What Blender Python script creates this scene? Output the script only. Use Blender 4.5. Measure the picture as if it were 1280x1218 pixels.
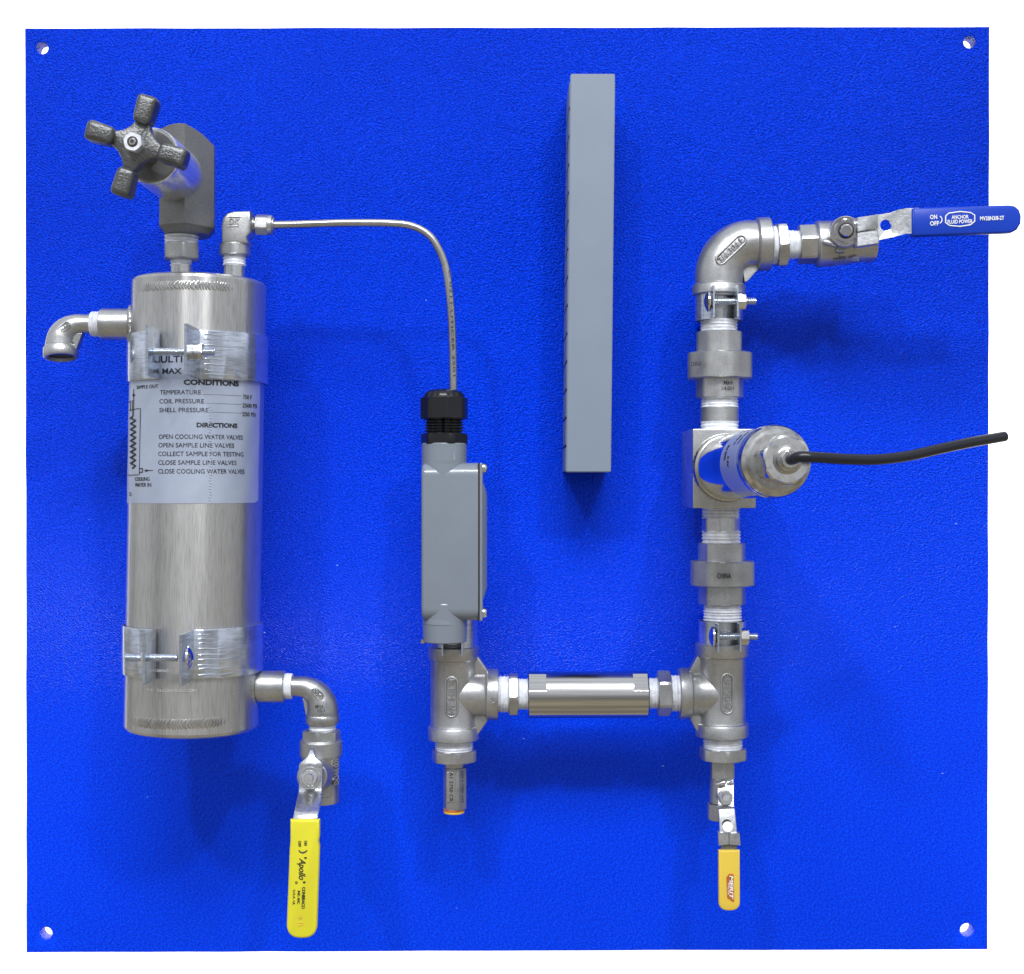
import bpy, bmesh, math, random
from mathutils import Vector, Matrix
R = math.radians
random.seed(4)
for o in list(bpy.data.objects): bpy.data.objects.remove(o)
scn = bpy.context.scene
COL = scn.collection
S = 0.0005            # one working unit = half a millimetre
D = 1780.0            # lens to panel, in working units

# ------------------------------------------------------------------ camera
cam = bpy.data.cameras.new('camera')
cam.sensor_width = 36.0
cam.lens = 36.0 * 1780.0 / 1280.0
cam.clip_start = 0.01; cam.clip_end = 50
co = bpy.data.objects.new('camera', cam); COL.objects.link(co)
co.location = (0, -D * S, 0); co.rotation_euler = (R(90), 0, 0)
scn.camera = co

# ------------------------------------------------------------------ world: a plain workshop, pale ceiling, tan floor
w = bpy.data.worlds.new('World'); scn.world = w; w.use_nodes = True
nt = w.node_tree; nt.nodes.clear()
wo = nt.nodes.new('ShaderNodeOutputWorld'); bg = nt.nodes.new('ShaderNodeBackground')
tc = nt.nodes.new('ShaderNodeTexCoord'); sp = nt.nodes.new('ShaderNodeSeparateXYZ')
mr = nt.nodes.new('ShaderNodeMapRange'); cr = nt.nodes.new('ShaderNodeValToRGB')
mr.inputs['From Min'].default_value = -1; mr.inputs['From Max'].default_value = 1
nt.links.new(tc.outputs['Generated'], sp.inputs[0]); nt.links.new(sp.outputs['Z'], mr.inputs['Value'])
nt.links.new(mr.outputs[0], cr.inputs[0]); wn = nt.nodes.new('ShaderNodeTexNoise'); wn.inputs['Scale'].default_value = 2.4; wn.inputs['Detail'].default_value = 3
wr = nt.nodes.new('ShaderNodeValToRGB'); wm = nt.nodes.new('ShaderNodeMixRGB'); wm.blend_type = 'MULTIPLY'; wm.inputs[0].default_value = 1  # bright and dim patches added so the metals get uneven reflections
wr.color_ramp.elements[0].position = 0.40; wr.color_ramp.elements[0].color = (0.68, 0.68, 0.70, 1)
wr.color_ramp.elements[1].position = 0.60; wr.color_ramp.elements[1].color = (1.25, 1.25, 1.24, 1)
nt.links.new(tc.outputs['Generated'], wn.inputs['Vector']); nt.links.new(wn.outputs[0], wr.inputs[0])
nt.links.new(cr.outputs[0], wm.inputs[1]); nt.links.new(wr.outputs[0], wm.inputs[2]); nt.links.new(wm.outputs[0], bg.inputs[0]); nt.links.new(bg.outputs[0], wo.inputs[0])
e = cr.color_ramp.elements
e[0].position = 0.0; e[0].color = (0.36, 0.325, 0.25, 1)
e[1].position = 1.0; e[1].color = (0.78, 0.82, 0.88, 1)
for p, c in ((0.30, (0.40, 0.355, 0.26, 1)), (0.40, (0.32, 0.31, 0.29, 1)), (0.5, (0.42, 0.43, 0.45, 1)), (0.64, (0.62, 0.64, 0.68, 1))):
    x = cr.color_ramp.elements.new(p); x.color = c
bg.inputs[1].default_value = 1.05

def area(name, loc, target, size, power, color=(1, 1, 1), size_y=None, spread=180):
    l = bpy.data.lights.new(name, 'AREA'); l.energy = power; l.color = color
    l.shape = 'RECTANGLE'; l.size = size; l.size_y = size_y or size; l.spread = R(spread)
    o = bpy.data.objects.new(name, l); COL.objects.link(o); o.location = loc
    d = Vector(target) - Vector(loc)
    o.rotation_euler = d.to_track_quat('-Z', 'Y').to_euler()
    return o
# two ceiling lamps, up left and up right of the photographer
area('ceiling_or_fill_lamp', (-0.58, -1.60, 1.30), (0, 0, 0), 0.13, 13.5, (1.0, 0.98, 0.95))
area('ceiling_or_fill_lamp', (0.52, -1.60, 1.28), (0, 0, 0), 0.12, 12.5, (1.0, 0.98, 0.96))
area('ceiling_or_fill_lamp', (0.0, -1.9, 2.0), (0, 0, 0), 1.0, 46, (0.96, 0.98, 1.0), 0.5)  # unseen soft fill, added to lift shadows and brighten the metals
# unseen lamps added behind the panel to burn the backdrop white
for x in (-0.2, 0.2):
    area('added_backdrop_lamp', (x, 0.10, 0.0), (x * 2.6, 0.75, 0), 0.35, 11, (1, 1, 1), 0.5)

scn.view_settings.view_transform = 'Standard'
scn.view_settings.look = 'None'
scn.view_settings.exposure = 0.0
scn.view_settings.gamma = 1.0

# ------------------------------------------------------------------ materials
def newmat(name):
    m = bpy.data.materials.new(name); m.use_nodes = True
    b = m.node_tree.nodes['Principled BSDF']
    return m, m.node_tree, b
def N(t, k, **kw):
    n = t.nodes.new(k)
    for a, v in kw.items(): setattr(n, a, v)
    return n
def noise(t, vec, scale, detail=3, rough=0.55):
    n = N(t, 'ShaderNodeTexNoise'); n.inputs['Scale'].default_value = scale
    n.inputs['Detail'].default_value = detail; n.inputs['Roughness'].default_value = rough
    if vec: t.links.new(vec, n.inputs['Vector'])
    return n
def mapping(t, scale=(1, 1, 1), rot=(0, 0, 0)):
    g = N(t, 'ShaderNodeNewGeometry'); m = N(t, 'ShaderNodeMapping')
    m.inputs['Scale'].default_value = scale; m.inputs['Rotation'].default_value = rot
    t.links.new(g.outputs['Position'], m.inputs['Vector'])
    return m.outputs[0]
def ramp(t, fac, stops):
    r = N(t, 'ShaderNodeValToRGB'); t.links.new(fac, r.inputs[0])
    el = r.color_ramp.elements
    el[0].position, el[0].color = stops[0]; el[1].position, el[1].color = stops[-1]
    for p, c in stops[1:-1]:
        q = el.new(p); q.color = c
    return r.outputs[0]
def c4(c, k=1.0): return (c[0] * k, c[1] * k, c[2] * k, 1)
def bump(t, b, hsock, dist, strength=1.0, prev=None):
    n = N(t, 'ShaderNodeBump'); n.inputs['Distance'].default_value = dist; n.inputs['Strength'].default_value = strength
    t.links.new(hsock, n.inputs['Height'])
    if prev: t.links.new(prev, n.inputs['Normal'])
    t.links.new(n.outputs[0], b.inputs['Normal'])
    return n.outputs[0]

def metal(name, col, rough, bs=900, bd=0.00008, var=0.18, spots=0.0, aniso=0, stretch=(1, 1, 1), metallic=1.0, bstr=0.6, coarse=0.12):
    m, t, b = newmat(name)
    b.inputs['Metallic'].default_value = metallic
    v = mapping(t, stretch)
    n1 = noise(t, v, 60, 4); n2 = noise(t, v, bs, 3, 0.6)
    colr = ramp(t, n1.outputs[0], [(0.3, c4(col, 1 - var)), (0.7, c4(col, 1 + var * 0.6))])
    mx = N(t, 'ShaderNodeMixRGB', blend_type='MULTIPLY'); mx.inputs[0].default_value = 0.55
    t.links.new(colr, mx.inputs[1])
    sp_ = ramp(t, n2.outputs[0], [(0.30, (0.55, 0.54, 0.52, 1)), (0.55, (1, 1, 1, 1))])
    t.links.new(sp_, mx.inputs[2]); t.links.new(mx.outputs[0], b.inputs['Base Color'])
    rr = N(t, 'ShaderNodeMapRange'); rr.inputs['To Min'].default_value = max(0.04, rough - coarse); rr.inputs['To Max'].default_value = rough + coarse
    t.links.new(n1.outputs[0], rr.inputs['Value']); t.links.new(rr.outputs[0], b.inputs['Roughness'])
    bump(t, b, n2.outputs[0], bd, bstr)
    if aniso:
        b.inputs['Anisotropic'].default_value = aniso; b.inputs['Anisotropic Rotation'].default_value = 0.25
        tg = N(t, 'ShaderNodeTangent', direction_type='RADIAL', axis='Z')
        t.links.new(tg.outputs[0], b.inputs['Tangent'])
    return m
def plastic(name, col, rough, spec=0.5, bs=700, bd=0.0001, var=0.08, coat=0.0, bstr=0.5):
    m, t, b = newmat(name)
    v = mapping(t)
    n1 = noise(t, v, 45, 4); n2 = noise(t, v, bs, 3, 0.6)
    t.links.new(ramp(t, n1.outputs[0], [(0.3, c4(col, 1 - var)), (0.7, c4(col, 1 + var))]), b.inputs['Base Color'])
    b.inputs['Roughness'].default_value = rough; b.inputs['Specular IOR Level'].default_value = spec
    b.inputs['Coat Weight'].default_value = coat
    bump(t, b, n2.outputs[0], bd, bstr)
    return m

M = {}
M['cast'] = metal('cast_stainless', (0.48, 0.49, 0.505), 0.32, 1500, 0.00014, 0.22, metallic=0.86)
M['castdark'] = metal('bead_blasted_stainless', (0.43, 0.44, 0.45), 0.40, 1500, 0.00012, 0.2, metallic=0.84)
M['mach'] = metal('machined_stainless', (0.59, 0.60, 0.61), 0.24, 1200, 0.00006, 0.14, metallic=0.88)
M['pol'] = metal('polished_stainless', (0.74, 0.74, 0.735), 0.09, 60, 0.00002, 0.05, coarse=0.03, bstr=0.1)
M['shell'] = metal('brushed_stainless_shell', (0.55, 0.555, 0.56), 0.29, 1600, 0.00003, 0.12, aniso=0.8, stretch=(1, 1, 0.06), metallic=0.86)
M['turned'] = metal('turned_stainless', (0.56, 0.56, 0.56), 0.17, 1400, 0.00001, 0.03, stretch=(0.01, 1, 1), coarse=0.02)
M['tube'] = metal('dull_tube', (0.46, 0.465, 0.47), 0.26, 1400, 0.00004, 0.15, metallic=0.9)
M['zinc'] = metal('bright_zinc_plate', (0.62, 0.68, 0.79), 0.17, 420, 0.00012, 0.14, stretch=(0.25, 0.25, 1.6), metallic=0.9)
M['cap'] = metal('turned_cap', (0.52, 0.52, 0.515), 0.17, 300, 0.00001, 0.02, coarse=0.01, bstr=.05)
M['caphex'] = metal('turned_hex', (0.72, 0.72, 0.71), 0.19, 300, 0.00001, 0.02, coarse=0.01, bstr=.05)
M['nutw'] = metal('bright_nut', (0.80, 0.84, 0.92), 0.30, 500, 0.00003, 0.05, metallic=0.6)
M['lever'] = metal('plated_lever', (0.66, 0.68, 0.72), 0.33, 380, 0.0003, 0.15)
M['chrome'] = metal('satin_chrome', (0.84, 0.85, 0.87), 0.27, 900, 0.00006, 0.14, stretch=(1, 0.06, 1), metallic=0.85)
M['iron'] = metal('dark_cast_iron', (0.145, 0.15, 0.155), 0.34, 900, 0.0004, 0.30, metallic=0.85, bstr=0.9)
M['phos'] = metal('dark_forged_body', (0.225, 0.23, 0.235), 0.42, 1300, 0.00010, 0.15, metallic=0.8)
M['weld'] = metal('weld_metal', (0.56, 0.56, 0.55), 0.24, 1800, 0.00006, 0.2)
M['ink'] = plastic('black_print', (0.012, 0.013, 0.02), 0.5)
M['etch'] = plastic('pale_etching', (0.66, 0.66, 0.66), 0.6)
M['whiteprint'] = plastic('white_print', (0.8, 0.82, 0.86), 0.5)
M['black'] = plastic('black_nylon', (0.008, 0.009, 0.012), 0.28, 0.40, 600, 0.0001)
M['cable'] = plastic('black_cable_jacket', (0.010, 0.011, 0.017), 0.30, 0.4, 500, 0.0001)
M['gasket'] = plastic('black_gasket', (0.01, 0.01, 0.012), 0.6)
M['yellow'] = plastic('yellow_vinyl', (0.64, 0.60, 0.03), 0.42, 0.4, 400, 0.0001, 0.04)
M['amber'] = plastic('amber_vinyl', (0.66, 0.47, 0.06), 0.42, 0.4, 400, 0.0001, 0.04)
M['bluevinyl'] = plastic('blue_vinyl', (0.006, 0.040, 0.40), 0.34, 0.25, 300, 0.0001, 0.05)
M['brown'] = plastic('brown_print', (0.40, 0.115, 0.02), 0.5)
M['orange'] = plastic('orange_seal', (0.50, 0.14, 0.02), 0.5)
M['paint'] = plastic('grey_enamel', (0.175, 0.205, 0.25), 0.24, 0.5, 260, 0.00012, 0.04, coat=0.15)
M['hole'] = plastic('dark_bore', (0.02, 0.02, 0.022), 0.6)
M['duct'] = plastic('grey_pvc', (0.18, 0.222, 0.29), 0.45, 0.4, 900, 0.00004, 0.03)
M['ductslot_shade'] = plastic('dark_slot_shade', (0.01, 0.012, 0.02), 0.7)

def mk_tape():
    m, t, b = newmat('white_thread_tape')
    v = mapping(t, (1, 1, 1)); n1 = noise(t, v, 260, 4); n2 = noise(t, v, 1200, 3)
    t.links.new(ramp(t, n1.outputs[0], [(0.3, (0.50, 0.53, 0.60, 1)), (0.6, (0.70, 0.73, 0.80, 1))]), b.inputs['Base Color'])
    b.inputs['Roughness'].default_value = 0.42; b.inputs['Subsurface Weight'].default_value = 0.0
    bump(t, b, n1.outputs[0], 0.0006, 0.7)
    return m
M['tape'] = mk_tape()

def mk_panel():
    m, t, b = newmat('blue_textured_sheet')
    v = mapping(t, (1.7, 1, 0.9), (0, R(35), 0)); v.node.vector_type = 'TEXTURE'
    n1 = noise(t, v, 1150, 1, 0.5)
    v2 = mapping(t, (1, 1, 1)); n3 = noise(t, v2, 5, 3)
    v3 = mapping(t, (1, 1, 2.6), (0, R(20), 0)); vo = N(t, 'ShaderNodeTexVoronoi'); vo.inputs['Scale'].default_value = 75
    t.links.new(v3, vo.inputs['Vector'])
    lt = N(t, 'ShaderNodeMath', operation='LESS_THAN'); lt.inputs[1].default_value = 0.05
    t.links.new(vo.outputs['Distance'], lt.inputs[0])
    sx = N(t, 'ShaderNodeSeparateXYZ'); t.links.new(vo.outputs['Color'], sx.inputs[0])
    lt2 = N(t, 'ShaderNodeMath', operation='LESS_THAN'); lt2.inputs[1].default_value = 0.05
    t.links.new(sx.outputs[0], lt2.inputs[0])
    mu = N(t, 'ShaderNodeMath', operation='MULTIPLY'); t.links.new(lt.outputs[0], mu.inputs[0]); t.links.new(lt2.outputs[0], mu.inputs[1])
    base = ramp(t, n3.outputs[0], [(0.3, (0.0005, 0.042, 0.86, 1)), (0.7, (0.0005, 0.050, 0.95, 1))])
    mx = N(t, 'ShaderNodeMixRGB'); t.links.new(mu.outputs[0], mx.inputs[0]); t.links.new(base, mx.inputs[1]); mx.inputs[2].default_value = (0.35, 0.5, 0.95, 1)
    # glints painted into the base colour: raised pebbles paler, pits darker
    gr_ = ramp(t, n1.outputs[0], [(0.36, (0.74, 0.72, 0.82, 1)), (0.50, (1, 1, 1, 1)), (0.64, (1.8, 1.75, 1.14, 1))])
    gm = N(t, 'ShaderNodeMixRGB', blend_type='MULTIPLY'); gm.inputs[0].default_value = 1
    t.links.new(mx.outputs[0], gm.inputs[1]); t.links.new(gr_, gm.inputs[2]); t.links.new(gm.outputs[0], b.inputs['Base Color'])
    b.inputs['Roughness'].default_value = 0.19; b.inputs['Specular IOR Level'].default_value = 0.12
    # the sheet's leather grain bump is strong near the top and fades low down
    g = N(t, 'ShaderNodeNewGeometry'); s = N(t, 'ShaderNodeSeparateXYZ'); t.links.new(g.outputs['Position'], s.inputs[0])
    r = N(t, 'ShaderNodeMapRange'); r.inputs['From Min'].default_value = -0.22; r.inputs['From Max'].default_value = 0.18
    r.inputs['To Min'].default_value = 0.22; r.inputs['To Max'].default_value = 1.0; t.links.new(s.outputs['Z'], r.inputs['Value'])
    bn = N(t, 'ShaderNodeBump'); bn.inputs['Distance'].default_value = 0.0055
    t.links.new(r.outputs[0], bn.inputs['Strength']); t.links.new(n1.outputs[0], bn.inputs['Height']); t.links.new(bn.outputs[0], b.inputs['Normal'])
    return m
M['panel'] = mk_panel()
def mk_label():
    m, t, b = newmat('silver_foil_label')
    v = mapping(t); n1 = noise(t, v, 30, 3); n2 = noise(t, v, 120, 3)
    t.links.new(ramp(t, n1.outputs[0], [(0.3, (0.38, 0.44, 0.57, 1)), (0.7, (0.46, 0.52, 0.65, 1))]), b.inputs['Base Color'])
    b.inputs['Metallic'].default_value = 0.5; b.inputs['Roughness'].default_value = 0.36
    bump(t, b, n2.outputs[0], 0.0003, 0.35)
    return m
M['label'] = mk_label()
def mk_back():
    m, t, b = newmat('matte_white_backdrop')
    v = mapping(t); n1 = noise(t, v, 3, 3)
    t.links.new(ramp(t, n1.outputs[0], [(0.3, (0.86, 0.86, 0.86, 1)), (0.7, (0.9, 0.9, 0.9, 1))]), b.inputs['Base Color'])
    b.inputs['Roughness'].default_value = 0.9; b.inputs['Specular IOR Level'].default_value = 0.1
    return m
M['back'] = mk_back()

# ------------------------------------------------------------------ geometry helpers (working units: x right, y up, h out of the panel)
def sc(h): return 1 - h / D
def P(px, py, h): return Vector(((px - 640) * sc(h), (609 - py) * sc(h), h))
def PV(px, py, h, r): return Vector(((px - 640) * sc(h), (609 - py) * sc(h + r), h))
def PH(px, py, h, r): return Vector(((px - 640) * sc(h + r), (609 - py) * sc(h), h))
def W(v): return Vector((v[0] * S, -v[2] * S, v[1] * S))
def frame(axis):
    a = Vector(axis).normalized()
    ref = Vector((0, 0, 1)) if abs(a.z) < 0.9 else Vector((0, 1, 0))
    u = a.cross(ref).normalized(); v = u.cross(a).normalized()   # v leans to ref
    return a, u, v

class MB:
    def __init__(s): s.v = []; s.f = []
    def rings(s, rings, close=True, cap0=True, cap1=True):
        n = len(rings[0]); b0 = len(s.v)
        for r in rings: s.v += [Vector(p) for p in r]
        for i in range(len(rings) - 1):
            for j in range(n if close else n - 1):
                k = (j + 1) % n
                s.f.append((b0 + i * n + j, b0 + i * n + k, b0 + (i + 1) * n + k, b0 + (i + 1) * n + j))
        if cap0: s.f.append(tuple(b0 + j for j in range(n - 1, -1, -1)))
        if cap1: s.f.append(tuple(b0 + (len(rings) - 1) * n + j for j in range(n)))
        return s
    def rev(s, p0, p1, prof, n=48, rf=None, caps=True, phase=0):
        """prof: [(t 0..1, radius)] along p0->p1"""
        p0 = Vector(p0); p1 = Vector(p1); a, u, v = frame(p1 - p0)
        rs = []
        for t, r in prof:
            c = p0.lerp(p1, t); ring = []
            for j in range(n):
                th = 2 * math.pi * j / n + phase
                rr = rf(th, t, r) if rf else r
                ring.append(c + (v * math.cos(th) + u * math.sin(th)) * rr)
            rs.append(ring)
        return s.rings(rs, cap0=caps, cap1=caps)
    def cyl(s, p0, p1, r0, r1=None, ch=1.0, n=48):
        r1 = r0 if r1 is None else r1
        L = (Vector(p1) - Vector(p0)).length; c = min(ch / L, .3)
        return s.rev(p0, p1, [(0, r0 - ch), (c * .4, r0 - ch * .3), (c, r0), (1 - c, r1), (1 - c * .4, r1 - ch * .3), (1, r1 - ch)], n)
    def prism(s, p0, p1, rc, nside=6, phase=0, ch=3.0, round_=0.97):
        """n-sided nut; rc = corner radius; chamfered like a real nut"""
        L = (Vector(p1) - Vector(p0)).length; n = nside * 8
        ri = rc * math.cos(math.pi / nside)
        def rf(th, t, r):
            x = (th - phase) % (2 * math.pi / nside) - math.pi / nside
            return min(ri / math.cos(x), r)
        c = ch / L
        pr = [(0, ri * .985), (c * .35, ri + (rc - ri) * .6), (c, rc * round_), (1 - c, rc * round_), (1 - c * .35, ri + (rc - ri) * .6), (1, ri * .985)]
        return s.rev(p0, p1, pr, n, rf)
    def ridged(s, p0, p1, r, pitch, amp, n=36, taper=0.0, jag=0.0):
        L = (Vector(p1) - Vector(p0)).length; k = max(2, int(L / pitch)); pr = []
        for i in range(k):
            for q, a in ((0.05, 0), (0.45, 1), (0.6, 1), (0.95, 0)):
                t = (i + q) / k
                pr.append((t, r * (1 - taper * t) - amp + amp * a * (1 - jag * random.random())))
        pr = [(0, pr[0][1])] + pr + [(1, pr[-1][1])]
        return s.rev(p0, p1, pr, n)
    def tube(s, pts, n=24, caps=True, flat=1.0):
        """pts: [(Vector, r)]; parallel transport"""
        ps = [Vector(p) for p, r in pts]; T = []
        for i in range(len(ps)):
            T.append((ps[min(i + 1, len(ps) - 1)] - ps[max(i - 1, 0)]).normalized())
        a, u, v = frame(T[0]); rs = []
        for i, (p, r) in enumerate(pts):
            if i:
                q = T[i - 1].rotation_difference(T[i]); u = q @ u; v = q @ v
            rs.append([Vector(p) + (v * math.cos(2 * math.pi * j / n) + u * math.sin(2 * math.pi * j / n)) * r for j in range(n)])
        return s.rings(rs, cap0=caps, cap1=caps)
    def box(s, lo, hi, bev=0.0, seg=2, M_=None):
        bm = bmesh.new(); bmesh.ops.create_cube(bm, size=1)
        lo = Vector(lo); hi = Vector(hi); c = (lo + hi) / 2; d = hi - lo
        for v in bm.verts: v.co = Vector((v.co.x * d.x, v.co.y * d.y, v.co.z * d.z)) + c
        if bev: bmesh.ops.bevel(bm, geom=bm.edges[:], offset=bev, segments=seg, affect='EDGES', profile=0.5)
        return s.addbm(bm, M_)
    def addbm(s, bm, M_=None):
        bm.verts.index_update(); b0 = len(s.v)
        for v in bm.verts: s.v.append(M_ @ v.co if M_ else v.co.copy())
        for f in bm.faces: s.f.append(tuple(b0 + v.index for v in f.verts))
        bm.free(); return s
    def slab(s, outline, holes, h0, h1, fn=None, bev=0.0, seg=2):
        """outline/holes: xy lists (working units) ; from h0 (back) to h1 (front)"""
        bm = bmesh.new(); edges = []
        for loop in [outline] + list(holes):
            vs = [bm.verts.new((p[0], p[1], h1)) for p in loop]
            for i in range(len(vs)): edges.append(bm.edges.new((vs[i], vs[(i + 1) % len(vs)])))
        if holes:
            bmesh.ops.triangle_fill(bm, use_beauty=True, edges=edges, normal=(0, 0, 1))
        else: bm.faces.new(bm.verts[:])
        bmesh.ops.recalc_face_normals(bm, faces=bm.faces[:])
        for f in bm.faces:
            if f.normal.z < 0: f.normal_flip()
        top = bm.faces[:]
        r = bmesh.ops.extrude_face_region(bm, geom=top)
        nv = [g for g in r['geom'] if isinstance(g, bmesh.types.BMVert)]
        for v in nv: v.co.z = h0
        bmesh.ops.recalc_face_normals(bm, faces=bm.faces[:])
        if bev:
            es = [e_ for e_ in bm.edges if len(e_.link_faces) == 2 and e_.calc_face_angle(0) > 1.2 and abs(e_.verts[0].co.z - e_.verts[1].co.z) < 1e-4]
            bmesh.ops.bevel(bm, geom=es, offset=bev, segments=seg, affect='EDGES', profile=0.5)
        if fn:
            for v in bm.verts: v.co.z += fn(v.co.x, v.co.y)
        return s.addbm(bm)
    def strip(s, st, th):
        """stations: (xl,yl,xr,yr,h) photo coords at height h; a bent metal strap"""
        rs = []
        for xl, yl, xr, yr, h in st:
            a = P(xl, yl, h); b = P(xr, yr, h)
            back = Vector((0, 0, -th)); e1 = (b - a).normalized() * 0.8
            rs.append([a + Vector((0, 0, -.8)), a + e1, b - e1, b + Vector((0, 0, -.8)), b + back + Vector((0, 0, .8)), b + back - e1, a + back + e1, a + back + Vector((0, 0, .8))])
        return s.rings(rs)

WL = {}
def thing(name, label, cat, loc, group=None):
    o = bpy.data.objects.new(name, None); COL.objects.link(o); o.empty_display_size = 0.01
    o.location = W(loc); o['label'] = label; o['category'] = cat
    if group: o['group'] = group
    WL[o] = W(loc); return o
def obj(name, mb, mat, parent=None, angle=19, label=None, kind=None):
    base = WL[parent] if parent else Vector((0, 0, 0))
    me = bpy.data.meshes.new(name)
    me.from_pydata([W(v) - base for v in mb.v], [], mb.f)
    bm = bmesh.new(); bm.from_mesh(me)
    bmesh.ops.remove_doubles(bm, verts=bm.verts[:], dist=1e-7)
    bmesh.ops.recalc_face_normals(bm, faces=bm.faces[:]); bm.to_mesh(me); bm.free()
    for p in me.polygons: p.use_smooth = True
    me.set_sharp_from_angle(angle=R(angle))
    me.materials.append(M[mat])
    o = bpy.data.objects.new(name, me); COL.objects.link(o)
    if parent: o.parent = parent
    WL[o] = base
    if label: o['label'] = label
    if kind: o['kind'] = kind
    return o

# text as real geometry -------------------------------------------------------
def text_mesh(body, bold=0.0, shear=0.0, extrude=0.02, spacing=1.0):
    cu = bpy.data.curves.new('lettering', 'FONT'); cu.body = body; cu.size = 1
    cu.offset = bold; cu.extrude = extrude; cu.shear = shear; cu.space_character = spacing; cu.resolution_u = 3
    o = bpy.data.objects.new('lettering', cu); COL.objects.link(o)
    dg = bpy.context.evaluated_depsgraph_get()
    me = bpy.data.meshes.new_from_object(o.evaluated_get(dg))
    vs = [v.co.copy() for v in me.vertices]; fs = [tuple(p.vertices) for p in me.polygons]
    bpy.data.objects.remove(o); bpy.data.meshes.remove(me); bpy.data.curves.remove(cu)
    x0 = min(v.x for v in vs); x1 = max(v.x for v in vs); y0 = min(v.y for v in vs); y1 = max(v.y for v in vs)
    for v in vs:
        v.x = (v.x - x0) / (x1 - x0) - .5; v.y = (v.y - y0) / (y1 - y0) - .5; v.z = (v.z + extrude) / (2 * extrude)
    return vs, fs
def flat_text(mb, body, c, u, v, wdt, hgt, rise, **kw):
    c = Vector(c); u = Vector(u).normalized(); v = Vector(v).normalized(); n = u.cross(v)
    vs, fs = text_mesh(body, **kw); b0 = len(mb.v)
    for q in vs: mb.v.append(c + u * q.x * wdt + v * q.y * hgt + n * q.z * rise)
    mb.f += [tuple(b0 + i for i in f) for f in fs]; return mb
def wrap_text(mb, body, c, axis_x, u_along, wdt, hgt, r, rise, **kw):
    """text on a vertical cylinder running up or down: c on axis; text runs along u_along (y dir)"""
    vs, fs = text_mesh(body, **kw); b0 = len(mb.v); c = Vector(c)
    for q in vs:
        a = axis_x + (q.y * hgt) / r * (1 if u_along < 0 else -1)
        rr = r + q.z * rise
        mb.v.append(c + Vector((math.sin(a) * rr, q.x * wdt * u_along, math.cos(a) * rr)))
    mb.f += [tuple(b0 + i for i in f) for f in fs]; return mb

# ------------------------------------------------------------------ backdrop and panel
mb = MB(); mb.box((-2300, -2100, -1560), (2300, 2100, -1500), 3)
obj('backdrop', mb, 'back', kind='structure')

pan = thing('mounting_panel', 'square bright blue textured mounting panel with a bolt hole in each corner', 'panel', (0, 0, 0))
def circ(cx, cy, r, n=28): return [(cx + r * math.cos(2 * math.pi * i / n), cy + r * math.sin(2 * math.pi * i / n)) for i in range(n)]
corners = [(31, 35.5), (1237, 33.5), (1234.5, 1187), (33, 1191)]
out = []
for i in range(4):
    a = corners[i]; b = corners[(i + 1) % 4]
    for k in range(24):
        t = k / 24; x = a[0] + (b[0] - a[0]) * t; y = a[1] + (b[1] - a[1]) * t
        out.append((x - 640 + random.uniform(-.35, .35) * (k > 0), 609 - y + random.uniform(-.35, .35) * (k > 0)))
hl = [circ(x - 640, 609 - y, r) for x, y, r in ((52.7, 60.1, 7.6), (1212, 52.8, 7.6), (57.4, 1167, 7.8), (1208.8, 1163, 8.6))]
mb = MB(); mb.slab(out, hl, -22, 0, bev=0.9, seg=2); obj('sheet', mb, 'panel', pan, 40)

# ------------------------------------------------------------------ slotted wiring duct
duct = thing('wiring_duct', 'tall grey plastic wiring duct with slotted side, in the upper middle of the blue panel', 'wiring duct', P(738, 592, 0))
def dx(py): return -5.3 * (py - 92) / 498.0
H0 = 100
def quadbox(mb, x0, x1, y0, y1, h0, h1, bev=0.8):
    """x as photo coordinate at height H0, leaning with the duct"""
    lo = P(x0, y1, H0); hi = P(x1, y0, H0)
    bm = bmesh.new(); bmesh.ops.create_cube(bm, size=1)
    for v in bm.verts: v.co = Vector((lo.x + (v.co.x + .5) * (hi.x - lo.x), lo.y + (v.co.y + .5) * (hi.y - lo.y), h0 + (v.co.z + .5) * (h1 - h0)))
    if bev: bmesh.ops.bevel(bm, geom=bm.edges[:], offset=bev, segments=2, affect='EDGES')
    for v in bm.verts:
        py = 609 - v.co.y / sc(H0); v.co.x += dx(py) * sc(H0)
    mb.addbm(bm)
mb = MB(); quadbox(mb, 713.2, 768.8, 92.3, 590.5, 96, 100, 1.0)
quadbox(mb, 713.2, 715.6, 92.3, 590.5, 86, 96.5, .6); quadbox(mb, 766.4, 768.8, 92.3, 590.5, 86, 96.5, .6)
obj('cover', mb, 'duct', duct)
mb = MB(); quadbox(mb, 717, 765, 95, 588, 0, 5, .5)
quadbox(mb, 717.5, 719.5, 95, 588, 4, 20, .5); quadbox(mb, 762.5, 764.5, 95, 588, 4, 20, .5); obj('base_channel', mb, 'duct', duct)
ys = [98 + 35.35 * i for i in range(15)]
for i in range(14):
    for xx in ((712.2, 715.4), (766.6, 769.8)):
        mb = MB(); quadbox(mb, xx[0], xx[1], ys[i] + 1.7, min(ys[i + 1] - 1.7, 589), 2, 90, .5)
        obj('finger', mb, 'duct', duct)
mb = MB()
for i in range(1, 14): quadbox(mb, 713.0, 715.0, ys[i] - 2.0, ys[i] + 2.0, 10, 88, .3)
obj('slot_shade', mb, 'ductslot_shade', duct)  # near-black blocks put the shade inside the slots into colour

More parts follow.
